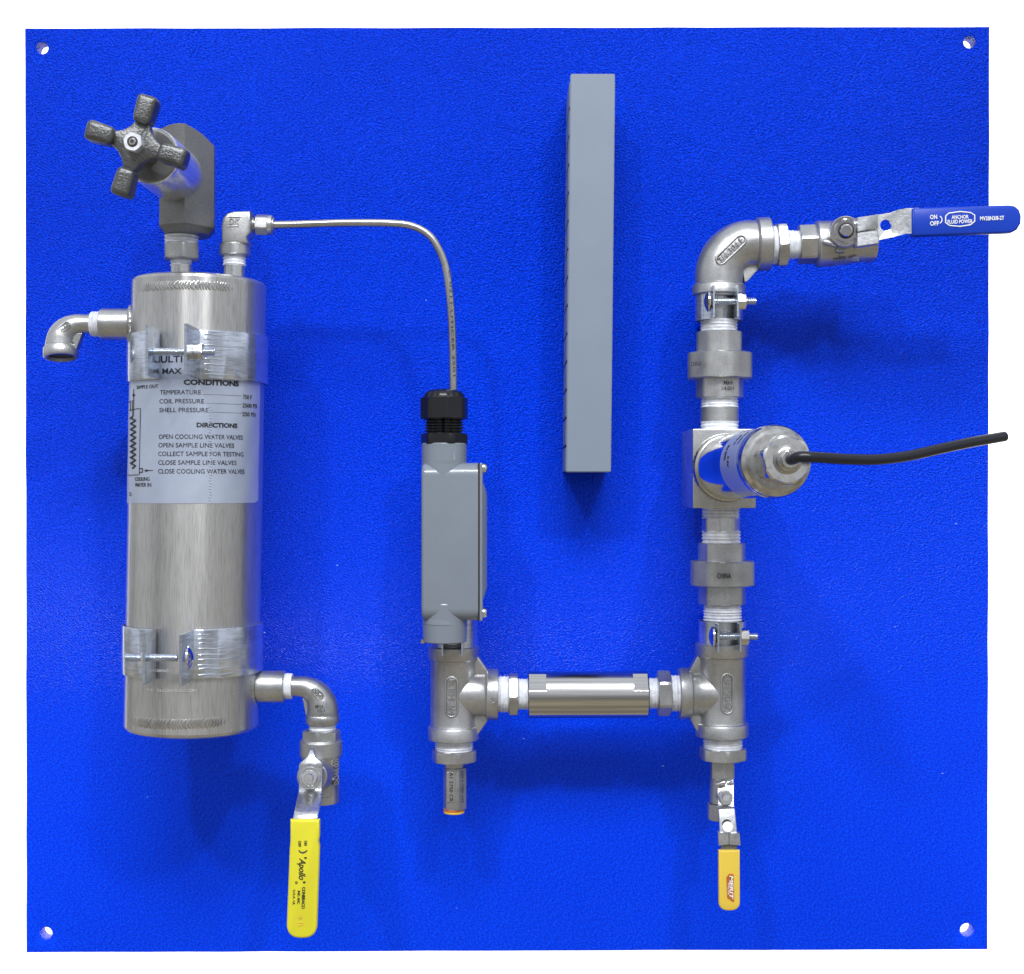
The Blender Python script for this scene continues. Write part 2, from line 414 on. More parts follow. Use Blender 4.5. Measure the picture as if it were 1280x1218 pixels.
# ------------------------------------------------------------------ sample cooler
HC = 160; RC = 75.0
AT = Vector((-355.5, 234.5, HC)); AB = Vector((-364.5, -274.5, HC))
def axx(Y): return AT.x + (AB.x - AT.x) * (AT.y - Y) / (AT.y - AB.y)
cool = thing('sample_cooler', 'tall brushed steel cooler cylinder with silver instruction label on the left of the panel', 'cooler', AB)
mb = MB(); L = (AT - AB).length
prof = [(0, 0.1), (0, RC - 6), (0.004, RC - 1.6), (0.010, RC)] + [(0.010 + 0.98 * i / 20, RC) for i in range(1, 21)] + [(0.996, RC - 1.4), (1.0, RC - 6), (1.0, 0.1)]
mb.rev(AB, AT, prof, 128, caps=False); obj('shell', mb, 'shell', cool)
def weld_ring(y0, y1, r):
    """overlapping weld ripples round the shell"""
    mb = MB(); n = 1536; rows = 9; rings = []
    for k in range(rows):
        v = k / (rows - 1); ring = []
        for j in range(n):
            th = 2 * math.pi * j / n
            sag = (v - .5) ** 2 * 4
            ph = (th * 128 / 2 / math.pi - sag * 1.1 + 0.3 * math.sin(th * 23)) % 1.0
            tt = (th + math.pi) % (2 * math.pi) - math.pi
            env = math.sqrt(max(0, 1 - (2 * v - 1) ** 2)) * max(0.0, min(1.0, (1.0 - abs(tt + .05)) / .35))
            wob = 0.5 * math.sin(th * 41) + 0.4 * math.sin(th * 67 + 1)
            rr = r - .9 + env * (0.75 + 1.0 * (1 - ph))
            y = y0 + (y1 - y0) * v + wob * (1 if k in (0, rows - 1) else .4)
            ring.append(Vector((axx(y) + rr * math.sin(th), y, HC + rr * math.cos(th))))
        rings.append(ring)
    mb.rings(rings, cap0=False, cap1=False); return mb
obj('weld_bead', weld_ring(212.5, 225.5, RC), 'weld', cool, 50)
obj('weld_bead', weld_ring(-265.0, -250.0, RC), 'weld', cool, 50)
# top stubs
for (x0, x1, yt, hh) in ((213.5, 240.5, 329, 150), (279.5, 306, 328, 150)):
    mb = MB(); c = (x0 + x1) / 2; r = (x1 - x0) / 2 * sc(hh)
    mb.cyl(PV(c, 360, hh, r), PV(c, yt, hh, r), r, ch=.6); obj('stub', mb, 'mach', cool)
# side nozzles
def nozzle(xa, xb, yc, r, hh, weldx):
    mb = MB(); a = PH(xa, yc, hh, 0); b = PH(xb, yc, hh, 0)
    mb.cyl(a, b, r, ch=1.2); o = obj('nozzle', mb, 'cast', cool)
    mb = MB(); d = (b - a).normalized(); rs = []
    n = 96
    for k in range(7):
        q = k / 6 * math.pi
        ring = []
        aa, u, v = frame(d); c = P(weldx, yc, hh)
        for j in range(n):
            th = 2 * math.pi * j / n
            rip = 0.5 * math.sin(th * 26 + k * .6) + .4 * math.sin(th * 9)
            rr = r + 4.2 * math.sin(q) + rip * math.sin(q)
            # saddle: bead follows the shell
            off = -(RC - math.sqrt(max(0, RC * RC - (rr * math.sin(th)) ** 2))) * 0  
            sad = (RC - math.sqrt(max(1, RC * RC - (rr * math.cos(th)) ** 2)))
            sgn = 1 if c.x > axx(c.y) else -1
            ring.append(c + (v * math.cos(th) + u * math.sin(th)) * rr + Vector((sgn * (-sad + 3.5 * math.cos(q)), 0, 0)))
        rs.append(ring)
    mb.rings(rs, cap0=True, cap1=True); obj('weld_bead', mb, 'weld', cool, 60)
nozzle(126.5, 172, 405.5, 17.8, HC, 165)
nozzle(356.5, 305, 858.5, 18.0, HC, 321)

# label, wrapped
def invphi(px, r=RC, Y=0):
    lo, hi = -1.7, 1.5
    xc = axx(Y)
    f = lambda p: 640 + (xc + r * math.sin(p)) / sc(HC + r * math.cos(p))
    lo = -math.pi / 2 + 0.10
    for _ in range(50):
        m = (lo + hi) / 2
        if f(m) < px: lo = m
        else: hi = m
    return (lo + hi) / 2
def wrap_pt(px, py, r):
    Y = (609 - py) * sc(HC + RC); p = invphi(px, r, Y)
    return Vector((axx(Y) + r * math.sin(p), Y, HC + r * math.cos(p)))
YL1 = (609 - 629.5) * sc(HC + RC); YL0 = (609 - 436) * sc(HC + RC)
phR = invphi(322.5, RC + .5, -20); phL = -2.1
mb = MB(); rs = []
NP, NY = 60, 24
for k in range(NY + 1):
    Y = YL0 + (YL1 - YL0) * k / NY; ring = []
    for j in range(NP + 1):
        ph = phL + (phR - phL) * j / NP
        # rounded lower right corner
        rr = RC + 0.55 + 0.12 * math.sin(j * .9 + k * .7)
        Yk = Y
        if k == NY and j >= NP - 1: Yk = Y + 2.2 * (j - NP + 2) * .6
        ring.append(Vector((axx(Yk) + rr * math.sin(ph), Yk, HC + rr * math.cos(ph))))
    rs.append(ring)
mb.rings(rs, close=False, cap0=False, cap1=False)
n0 = len(mb.v)
# edge thickness
edge = [rs[k][NP] for k in range(NY + 1)] + [rs[NY][j] for j in range(NP - 1, -1, -1)]
inn = []
for p in edge:
    c = Vector((axx(p.y), p.y, HC)); q = (p - c); inn.append(c + q * ((RC - .3) / q.length))
mb.rings([edge, inn], close=False, cap0=False, cap1=False)
lab = obj('instruction_label', mb, 'label', cool, 60)
def cyl_text(mb, body, x0, x1, pyc, cap, bold=0.0, **kw):
    vs, fs = text_mesh(body, bold=bold, extrude=0.02, **kw); b0 = len(mb.v)
    r = RC + 0.62
    Yc = (609 - pyc) * sc(HC + RC); p0 = invphi(x0, r, Yc); p1 = invphi(x1, r, Yc)
    for q in vs:
        ph = p0 + (p1 - p0) * (q.x + .5); Y = Yc + q.y * cap * sc(HC + RC); rr = r + q.z * .35
        mb.v.append(Vector((axx(Y) + rr * math.sin(ph), Y, HC + rr * math.cos(ph))))
    mb.f += [tuple(b0 + i for i in f) for f in fs]
mb = MB()
for b_, x0, x1, y, cp, bo in (
    ('ULTI', 201, 228, 449, 8.5, .02), ('MAX', 203, 227, 464, 7.0, .02), ('CONDITIONS', 229.5, 298.5, 478.0, 7.0, .045),
    ('DIRECTIONS', 245.7, 296.6, 531.3, 6.0, .04)):
    cyl_text(mb, b_, x0, x1, y, cp, bo)
for b_, x0, x1, y, cp in (
    ('TEMPERATURE', 200, 251, 490.5, 5.4), ('COIL PRESSURE', 199.4, 255, 501.6, 5.4), ('SHELL PRESSURE', 199.4, 260.6, 512.6, 5.4),
    ('750 F', 303.6, 314.5, 494.0, 5.2), ('2500 PSI', 303, 320.9, 504.8, 5.2), ('250 PSI', 303, 319, 515.9, 5.2),
    ('OPEN COOLING WATER VALVES', 198.7, 303.3, 546.0, 5.6), ('OPEN SAMPLE LINE VALVES', 198.2, 292.5, 556.6, 5.6),
    ('COLLECT SAMPLE FOR TESTING', 198, 304, 567.4, 5.6), ('CLOSE SAMPLE LINE VALVES', 198, 295.5, 578.3, 5.6),
    ('CLOSE COOLING WATER VALVES', 197.8, 305.4, 589.3, 5.6), ('COOLING', 169, 187, 598.9, 4.8), ('WATER IN', 169, 189, 606.2, 4.8),
    ('SAMPLE OUT', 171, 198, 482.5, 4.4), ('S', 161.5, 164.5, 618, 4.4)):
    cyl_text(mb, b_, x0, x1, y, cp, 0.0)
def line(mb, pts, wd):
    r = RC + .75
    ps = []
    for i in range(len(pts) - 1):
        for k in range(6):
            t = k / 6; ps.append((pts[i][0] + (pts[i + 1][0] - pts[i][0]) * t, pts[i][1] + (pts[i + 1][1] - pts[i][1]) * t))
    ps.append(pts[-1])
    mb.tube([(wrap_pt(x, y, r), wd) for x, y in ps], 6)
for x0, x1, y in ((253, 303, 493.0), (257, 303, 504), (262, 303, 515)):
    k = x0
    while k < x1 - 1:
        line(mb, [(k, y), (k + .9, y)], .28); k += 1.9
line(mb, [(167, 484), (167, 519)], .45); line(mb, [(165.4, 498), (165.4, 519)], .4)
line(mb, [(161.5, 510.5), (175.5, 509.5), (174, 593.5), (160, 593.8)], .45)
line(mb, [(161.2, 500), (163.3, 498.6), (163, 512)], .45)
z = [(166, 519)]
yy = 521
while yy < 580: z += [(162.8, yy), (169.8, yy + 3.6)]; yy += 7.2
z += [(165.5, 585)]
line(mb, z, 1.0)
line(mb, [(174.6, 585.6), (178, 585.6), (178, 590.3), (174.6, 590.3)], .55)
line(mb, [(183, 588.2), (191, 588.2)], .45); line(mb, [(181.5, 588.2), (184.5, 588.2)], 1.1)
line(mb, [(167, 490), (165.6, 492), (167, 494), (168.4, 492), (167, 490)], .4)
obj('label_print', mb, 'ink', lab)
mb = MB(); cyl_text(mb, 'CONTACT', 194, 211, 839, 3.2); cyl_text(mb, 'MO     ES-CONTROLS.COM', 184, 245, 863.5, 3.4)
obj('etched_text', mb, 'etch', cool)
# stitched perforation line in the label
mb = MB()
for i in range(34):
    y = 508 + i * 3.55
    p = wrap_pt(261.5 + .7 * math.sin(i * 1.9), y, RC + .9); q = wrap_pt(264.2 + .7 * math.sin(i * 1.9), y + .8, RC + .9)
    mb.tube([(p, .45), (q, .45)], 6)
obj('label_crease', mb, 'label', lab)

# ------------------------------------------------------------------ big strut clamps round the cooler
def big_clamp(label, yt, yb, xl, xr, hl_, hr_, bx0, bx1, by, head_right):
    Yt = (609 - yt) * .869; Yb = (609 - yb) * .869; Ym = (Yt + Yb) / 2; xc = axx(Ym)
    t = thing('strut_clamp', label, 'clamp', (xc, Ym, 0), 'strut clamps holding the cooler')
    for side in (-1, 1):
        r = RC + 1.0; th = 2.8
        a0 = math.asin((xl - xc) / r) if side < 0 else math.asin((xr - xc) / r)
        mb = MB(); rs = []
        steps = 40
        path = []
        # ear (outer to base), then round the shell to the back
        X = xl if side < 0 else xr
        ho = hl_ if side < 0 else hr_
        hb = HC + r * math.cos(a0)
        lean = -1.0 if side < 0 else -0.5
        for k in range(5): path.append((X + (lean if k == 0 else 0), ho + (hb + 3 - ho) * k / 4, (side, 0)))
        for k in range(1, steps + 1):
            a = a0 + side * .05 + side * (math.pi - .08 - abs(a0)) * k / steps
            path.append((xc + r * math.sin(a), HC + r * math.cos(a), (math.sin(a), math.cos(a))))
        for (x, h, n) in path:
            o_ = (x + n[0] * th, h + n[1] * th)
            rs.append([Vector((x, Yb, h)), Vector((o_[0], Yb, o_[1])), Vector((o_[0], Yb + 1.2, o_[1] + n[1] * 1.0)), Vector((o_[0], Yt - 1.2, o_[1] + n[1] * 1.0)), Vector((o_[0], Yt, o_[1])), Vector((x, Yt, h))])
        mb.rings(rs)
        st = obj('strap', mb, 'zinc', t, 28)
        if side > 0:
            mb = MB()
            for k in range(9):
                y = Yb + 5 + (Yt - Yb - 10) * k / 8 + random.uniform(-1, 1)
                a1 = a0 + .09; a2 = a0 + random.uniform(.25, .75); pts = []
                for q in range(10):
                    a = a1 + (a2 - a1) * q / 9
                    pts.append((Vector((xc + (r + th + .6) * math.sin(a), y + .5 * math.sin(q), HC + (r + th + .6) * math.cos(a))), 1.25 * (1 - q / 11)))
                mb.tube(pts, 8)
            obj('crimp_ridge', mb, 'zinc', t, 60)
    hb = 262; k = sc(hb)
    Yb_ = (609 - by) * k; X0 = (bx0 - 640) * k; X1 = (bx1 - 640) * k
    mb = MB(); mb.ridged((X0, Yb_, hb), (X1, Yb_, hb), 4.2, 2.2, 1.1, 20); obj('bolt', mb, 'zinc', t, 50)
    mb = MB()
    if head_right:
        c = (226.5 - 640) * k
        mb.rev((xr + 2, Yb_, hb), (xr + 9, Yb_, hb), [(0, 13.5), (.3, 13), (.65, 9.5), (.9, 5), (1, 1)], 36); obj('bolt_head', mb, 'pol', t)
        mb = MB(); mb.prism((xl - 8, Yb_, hb), (xl - 1.5, Yb_, hb), 9.2, 6, .3, 1.2); obj('nut', mb, 'pol', t)
    else:
        mb.rev((xl - 2, Yb_, hb), (xl - 7, Yb_, hb), [(0, 11), (.3, 10.5), (.65, 8), (.9, 4), (1, 1)], 36); obj('bolt_head', mb, 'pol', t)
        mb = MB(); mb.prism((xr + 2.5, Yb_, hb), (xr + 12, Yb_, hb), 10, 6, 0.25, 1.4); obj('nut', mb, 'pol', t)
    mb = MB(); mb.box((xc - 40, Yb - 6, 0), (xc + 40, Yt + 6, HC - RC - 2), 1.5); obj('standoff', mb, 'panel', t)
    return t
big_clamp('upper bright strap clamp round the cooler, over the top of its silver label', 413, 474, -382, -341, 281, 297, 184, 268.5, 440, False)
big_clamp('lower bright strap clamp round the cooler, below its silver label', 787, 849, -386, -347.6, 278, 291, 156.5, 222, 822.5, True)

# ------------------------------------------------------------------ little helpers for pipework
def tape_v(t, px, y0, y1, wpx, h, taper=0.03, amp=1.4):
    r = wpx / 2 * sc(h); mb = MB(); mb.ridged(PV(px, y0, h, r), PV(px, y1, h, r), r, 3.4, amp, 48, taper, .5)
    return obj('thread_tape', mb, 'tape', t, 60)
def tape_h(t, x0, x1, py, wpx, h, taper=0.03, tilt=0, amp=1.2):
    r = wpx / 2 * sc(h); mb = MB(); mb.ridged(P(x0, py, h), P(x1, py + tilt, h), r, 3.2, amp, 48, taper, .5)
    return obj('thread_tape', mb, 'tape', t, 60)
def cylv(px, y0, y1, wpx, h, ch=1.0, w2=None):
    r = wpx / 2 * sc(h); mb = MB(); mb.cyl(PV(px, y0, h, r), PV(px, y1, h, r), r, (w2 / 2 * sc(h)) if w2 else None, ch=ch); return mb
def prv(px, y0, y1, wpx, h, n=6, phase=0, ch=2.5, mb=None):
    r = wpx / 2 * sc(h); mb = mb or MB(); mb.prism(PV(px, y0, h, r), PV(px, y1, h, r), r, n, phase, ch); return mb
HP = 105

# ------------------------------------------------------------------ needle valve on top of the cooler
HN = 150
nv = thing('needle_valve', 'dark grey needle valve with four lobed handwheel, on top of the cooler', 'valve', PV(227, 318, HN, 0))
def yt_arc(px): return 211 - math.sqrt(max(1, 54 ** 2 - (px - 221) ** 2))
plan = [(193, HN - 25), (193, HN + 8), (198.8, HN + 28), (208, HN + 32), (216, HN + 35), (225, HN + 38), (233.5, HN + 41), (243, HN + 31), (252, HN + 21), (262.4, HN + 8), (257, HN - 22), (240, HN - 38), (210, HN - 38)]
mb = MB(); rs = []
k0 = sc(HN + 30)
ctr = Vector(((228 - 640) * k0, 0, HN))
def planring(ypx, s_, dome=False):
    ring = []
    for (x, h) in plan:
        X = (x - 640) * k0 if h > HN - 30 else (x - 640) * k0 + 3; y = yt_arc(x) if dome else ypx
        p = Vector((X, (609 - y) * k0, h)); c = Vector((ctr.x, p.y, HN))
        ring.append(c + (p - c) * s_ if s_ != 1 else p)
    return ring
rs = [planring(289, .60), planring(288.5, .80), planring(281.5, .985), planring(280.5, 1), planring(200, 1)]
top = planring(0, 1, True); top2 = [Vector((ctr.x + (p.x - ctr.x) * .96, p.y + 1.2, HN + (p.z - HN) * .94)) for p in top]
mb.rings(rs + [top, top2]); obj('body', mb, 'phos', nv, 25)
bc0 = P(216, 217, 186); bc1 = P(189, 195, 287)
axd = (bc1 - bc0).normalized(); hub = P(172, 182.5, 322)
mb = MB(); r0 = 34.6 * sc(186)
mb.rev(bc0 - axd * 8, bc1, [(0, r0), (.05, r0), (.97, 30.2), (1, 29.2)], 72); obj('bonnet', mb, 'chrome', nv)
mb = MB(); mb.rev(bc1 - axd * 1, bc1 + axd * 2.0, [(0, 27.6), (.6, 27.6), (1, 26)], 56); mb.cyl(bc1, hub, 9); obj('stem', mb, 'phos', nv)
# handwheel
hw = MB(); u = Vector((1, 0, 0)); u = (u - axd * u.dot(axd)).normalized(); vv = axd.cross(u).normalized()
ang = R(-17)
kk = sc(322)
def hubr(th):
    best = 21
    for q in range(4):
        d = abs((th - ang - q * math.pi / 2 + math.pi) % (2 * math.pi) - math.pi)
        best = max(best, 24 + 15 * math.exp(-(d / .34) ** 2))
    return best
n = 96; rs = []
for (t_, s_) in ((-9, .80), (-7, .95), (-3, 1.0), (4, 1.0), (7, .95), (8, .86)):
    ring = []
    for j in range(n):
        th = 2 * math.pi * j / n; r_ = hubr(th) * s_ * kk
        ring.append(hub + axd * t_ + (u * math.cos(th) + vv * math.sin(th)) * r_)
    rs.append(ring)
hw.rings(rs)
whl = obj('handwheel', hw, 'iron', nv, 40)
for q, rr in ((0, 48), (1, 44), (2, 45), (3, 49.5)):
    a = ang + q * math.pi / 2; d = u * math.cos(a) + vv * math.sin(a); s_ = axd.cross(d)
    bm = bmesh.new(); bmesh.ops.create_cube(bm, size=1)
    for v in bm.verts: v.co = Vector((v.co.x * 29, v.co.y * 19.5, v.co.z * 25))
    bmesh.ops.bevel(bm, geom=bm.edges[:], offset=6.2, segments=4, affect='EDGES', profile=.6)
    for v in bm.verts:   # taper towards the hub
        f = 1 + v.co.x * 0.006; v.co.y *= f
        v.co += Vector((random.uniform(-.3, .3), random.uniform(-.3, .3), random.uniform(-.3, .3)))
    Mx = Matrix(((d.x, s_.x, axd.x, 0), (d.y, s_.y, axd.y, 0), (d.z, s_.z, axd.z, 0), (0, 0, 0, 1)))
    Mx.translation = hub + d * rr * kk + axd * 4
    m_ = MB(); m_.addbm(bm, Mx); obj('lobe', m_, 'iron', whl, 60)
mb = MB(); mb.prism(hub + axd * 7, hub + axd * 21, 12.5 * kk, 6, .2, 2.5); nut = obj('nut', mb, 'nutw', nv)
mb = MB(); mb.ridged(hub + axd * 10, hub + axd * 23, 4.4 * kk, 2, .5, 24); obj('stem_end', mb, 'pol', nv)
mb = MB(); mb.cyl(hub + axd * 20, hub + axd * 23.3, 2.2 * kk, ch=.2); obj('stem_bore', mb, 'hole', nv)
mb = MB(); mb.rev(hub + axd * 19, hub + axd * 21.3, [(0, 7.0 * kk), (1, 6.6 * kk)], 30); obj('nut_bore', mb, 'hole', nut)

# hex nipple below it
hx = thing('hex_nipple', 'dull grey hex nipple with white tape, between the cooler and the dark valve', 'pipe fitting', PV(227, 330, HN, 0))
tape_v(hx, 227, 303, 286, 43, HN, 0, 1.6); tape_v(hx, 226.5, 332, 318, 28, HN, 0)
mb = prv(227, 321.5, 301, 47.5, HN, 6, R(16), 3.5); obj('hex', mb, 'castdark', hx)

# ------------------------------------------------------------------ compression elbow on the cooler
ce = thing('compression_elbow', 'forged steel compression elbow on the right-hand stub of the cooler top', 'pipe fitting', PV(293, 330, HN, 0))
tape_v(ce, 293, 331, 315, 29.5, HN, 0)
mb = cylv(293.5, 317.5, 302, 38, HN, 1.6); obj('collar', mb, 'cast', ce)
k = sc(HN + 16)
outl = [(277, 304), (276.5, 282), (278.5, 272.5), (284, 266), (292, 264), (313, 263.5), (313, 290.5), (308, 296), (309.5, 304)]
mb = MB(); mb.slab([((x - 640) * k, (609 - y) * k) for x, y in outl], [], HN - 16, HN + 16, bev=3.0, seg=3); obj('body', mb, 'cast', ce, 40)
mb = MB(); flat_text(mb, 'DK', (((292.5) - 640) * k, (609 - 277) * k, HN + 16), (1, 0, 0), (0, 1, 0), 13, 7, 1.0, bold=.02, shear=.3)
o1 = [(285, 271.5), (300, 271.5), (300, 273), (285, 273)]
for (a, b, c, d) in ((284.5, 271, 301, 272), (284.5, 282.5, 299, 283.5)):
    mb.box(((a - 640) * k, (609 - d) * k, HN + 15.5), ((c - 640) * k, (609 - b) * k, HN + 17), .3)
obj('stamp', mb, 'cast', ce)
mb = MB(); mb.cyl(P(312, 281, HN), P(322, 281, HN), 6.2); mb.cyl(P(316, 281, HN), P(318.5, 281, HN), 8.0, ch=.6); obj('neck', mb, 'cast', ce)
mb = MB(); mb.prism(P(320, 281, HN), P(335.5, 281.5, HN), 13.4 * sc(HN), 6, R(26), 1.6); mb.cyl(P(334.5, 281.4, HN), P(341, 281.6, HN), 12.2 * sc(HN), ch=1); mb.cyl(P(340, 281.4, HN), P(343, 281.6, HN), 8.4, ch=1); obj('compression_nut', mb, 'cast', ce)

# ------------------------------------------------------------------ bent tube
tb = thing('bent_tube', 'thin steel tube bent from the cooler elbow down into the black cable gland', 'tube', P(343, 281, HN))
key = [(339, 281.4), (375, 280.6), (427, 279), (475, 279), (503, 280.5), (517, 283.5), (529, 289), (539.5, 297.5), (547.5, 310), (553, 322), (557, 335), (560.5, 356), (563, 380), (565, 410), (565.9, 437), (566.4, 465), (566.5, 495)]
def catmull(pts, n=6):
    o_ = []
    for i in range(len(pts) - 1):
        p0 = pts[max(i - 1, 0)]; p1 = pts[i]; p2 = pts[i + 1]; p3 = pts[min(i + 2, len(pts) - 1)]
        for k in range(n):
            t = k / n
            o_.append(0.5 * ((2 * p1) + (-p0 + p2) * t + (2 * p0 - 5 * p1 + 4 * p2 - p3) * t * t + (-p0 + 3 * p1 - 3 * p2 + p3) * t ** 3))
    o_.append(pts[-1]); return o_
HG = 140
kp = [P(x, y, HN + (HG - HN) * i / (len(key) - 1)) for i, (x, y) in enumerate(key)]
cp = catmull(kp)
mb = MB(); mb.tube([(p, 4.45) for p in cp], 24); tb_wall = obj('tube_wall', mb, 'tube', tb, 60)
mb = MB()
pr = P(567.0, 395, HG + 3.6)
flat_text(mb, 'C 0211 UTICER 2501', P(565.2, 404, HG + 7), (P(567.0, 480, HG) - P(561.5, 352, HG)), Vector((1, 0.04, 0)), 122, 3.0, .4, bold=0)
obj('tube_print', mb, 'ink', tb_wall); mb = MB(); flat_text(mb, 'NI  SML  X  3 17  N-', P(425, 279.3, HN + 1), (1, 0.01, 0), (0, 1, 0), 120, 2.6, .3, bold=0)
mb.v = [v for v in mb.v]
obj('tube_print', mb, 'ink', tb_wall)

# ------------------------------------------------------------------ cable gland
gl = thing('cable_gland', 'black nylon cable gland on top of the grey conduit body', 'cable gland', PV(555, 554, HG, 25))
kg = sc(HG)
rd = 25.5 * kg
mb = MB(); mb.rev(PV(555, 499, HG, 20), PV(555, 485.5, HG, 20), [(0, rd), (.35, rd), (.65, rd * .93), (.88, rd * .75), (1, rd * .52)], 60,
                  rf=lambda th, t, r: r * (1 - .05 * (t > .3) * (math.cos(th * 18) > .2))); obj('dome', mb, 'black', gl, 40)
mb = MB(); mb.prism(PV(555, 523, HG, 25), PV(555, 495.5, HG, 25), 30.5 * kg, 8, R(10), 2.5); obj('gland_nut', mb, 'black', gl)
mb = MB(); a = PV(555, 543, HG, 22); b = PV(555, 522, HG, 22); pr_ = []
for i in range(6):
    for q, z_ in ((.1, 0), (.4, 1), (.65, 1), (.9, 0)): pr_.append(((i + q) / 6, 19.5 + z_ * 3.2))
mb.rev(a, b, pr_, 72, rf=lambda th, t, r: r - (2.2 if math.cos(th * 14) > .35 else 0)); obj('clamp_fingers', mb, 'black', gl, 40)
mb = prv(555, 555, 541, 61, HG, 6, R(22), 1.8); obj('lock_hex', mb, 'black', gl)

# ------------------------------------------------------------------ conduit body
cb = thing('conduit_body', 'grey painted conduit body with side cover, between the black gland and the left tee', 'conduit body', PV(555, 805, HG, 0))
mb = cylv(555.3, 600, 553.5, 56.5, HG, 1.0); obj('hub', mb, 'paint', cb)
mb = cylv(556, 805.5, 755, 54.5, HG, 1.2, 57.5); obj('hub', mb, 'paint', cb)
mb = MB(); kf = sc(HG + 30)
bm = bmesh.new(); bmesh.ops.create_cube(bm, size=1)
lo = Vector(((526 - 640) * kf, (609 - 777.5) * kf, HG - 26)); hi = Vector(((597.5 - 640) * kf, (609 - 578.5) * kf, HG + 26))
for v in bm.verts: v.co = Vector((lo.x + (v.co.x + .5) * (hi.x - lo.x), lo.y + (v.co.y + .5) * (hi.y - lo.y), lo.z + (v.co.z + .5) * (hi.z - lo.z)))
es = [e_ for e_ in bm.edges if abs(e_.verts[0].co.x - e_.verts[1].co.x) > 1]     # edges running across: big soft rounding
bmesh.ops.bevel(bm, geom=es, offset=15, segments=8, affect='EDGES', profile=.5)
es = [e_ for e_ in bm.edges if e_.verts[0].co.x < lo.x + .1 and e_.verts[1].co.x < lo.x + .1 and len(e_.link_faces) == 2 and e_.calc_face_angle(0) > 1.0]
bmesh.ops.bevel(bm, geom=es, offset=5, segments=4, affect='EDGES', profile=.5)
mb.addbm(bm); obj('housing', mb, 'paint', cb, 50)
# hub-to-box saddles
for y0, y1, s_ in ((607, 576, 1), (750, 782, -1)):
    mb = MB(); r = 27.0 * sc(HG)
    a = PV(555.5, y0, HG, 28); b = PV(555.5, y1, HG, 28)
    mb.rev(a, b, [(0, r * .6), (.25, r * .92), (.5, r), (1, r)], 48,
           rf=lambda th, t, q: q * (1 + (.055 if t > .6 else .02) * max(0, math.cos(th)))); obj('hub_saddle', mb, 'paint', cb, 50)
kx = sc(HG + 26)
mb = MB(); mb.box(((597.3 - 640) * kx, (609 - 777.5) * kf, HG - 26), ((599.6 - 640) * kx, (609 - 579) * kf, HG + 25.5), .5); obj('gasket', mb, 'gasket', cb)
mb = MB(); mb.box(((599.4 - 640) * kx, (609 - 777) * kf, HG - 26), ((603.3 - 640) * kx, (609 - 579) * kf, HG + 26), 1.2)
cv = obj('cover', mb, 'paint', cb)
mb = MB(); rs = []
for x, iy, ih in ((602.8, 22, 4), (604.5, 24, 6), (607.8, 33, 11), (608.4, 36, 14)):
    X = (x - 640) * kx; ya = (609 - 777) * kf + iy; yb = (609 - 579) * kf - iy; ha = HG - 26 + ih; hb_ = HG + 26 - ih
    ring = []
    for cx_, cy_, a0 in ((hb_ - 6, yb - 6, 0), (ha + 6, yb - 6, 90), (ha + 6, ya + 6, 180), (hb_ - 6, ya + 6, 270)):
        for q in range(5):
            a = R(a0 + q * 22.5); ring.append(Vector((X, cy_ + 6 * math.sin(a) if True else 0, cx_ + 6 * math.cos(a))))
    rs.append(ring)
mb.rings(rs); obj('cover_dome', mb, 'paint', cv, 40)
for py in (585.5, 767):
    c0 = Vector(((603 - 640) * kx, (609 - py) * kx, HG + 16)); 
    mb = MB(); mb.rev(c0, c0 + Vector((5.6, 0, 0)), [(0, 6), (.45, 6), (.8, 5), (1, 3)], 24); obj('screw', mb, 'pol', cv)
mb = MB(); mb.rev(P(529.5, 801, HG + 8), P(526, 803.5, HG + 8), [(0, 3), (.6, 3), (1, 1.5)], 12); obj('set_screw', mb, 'pol', cb)

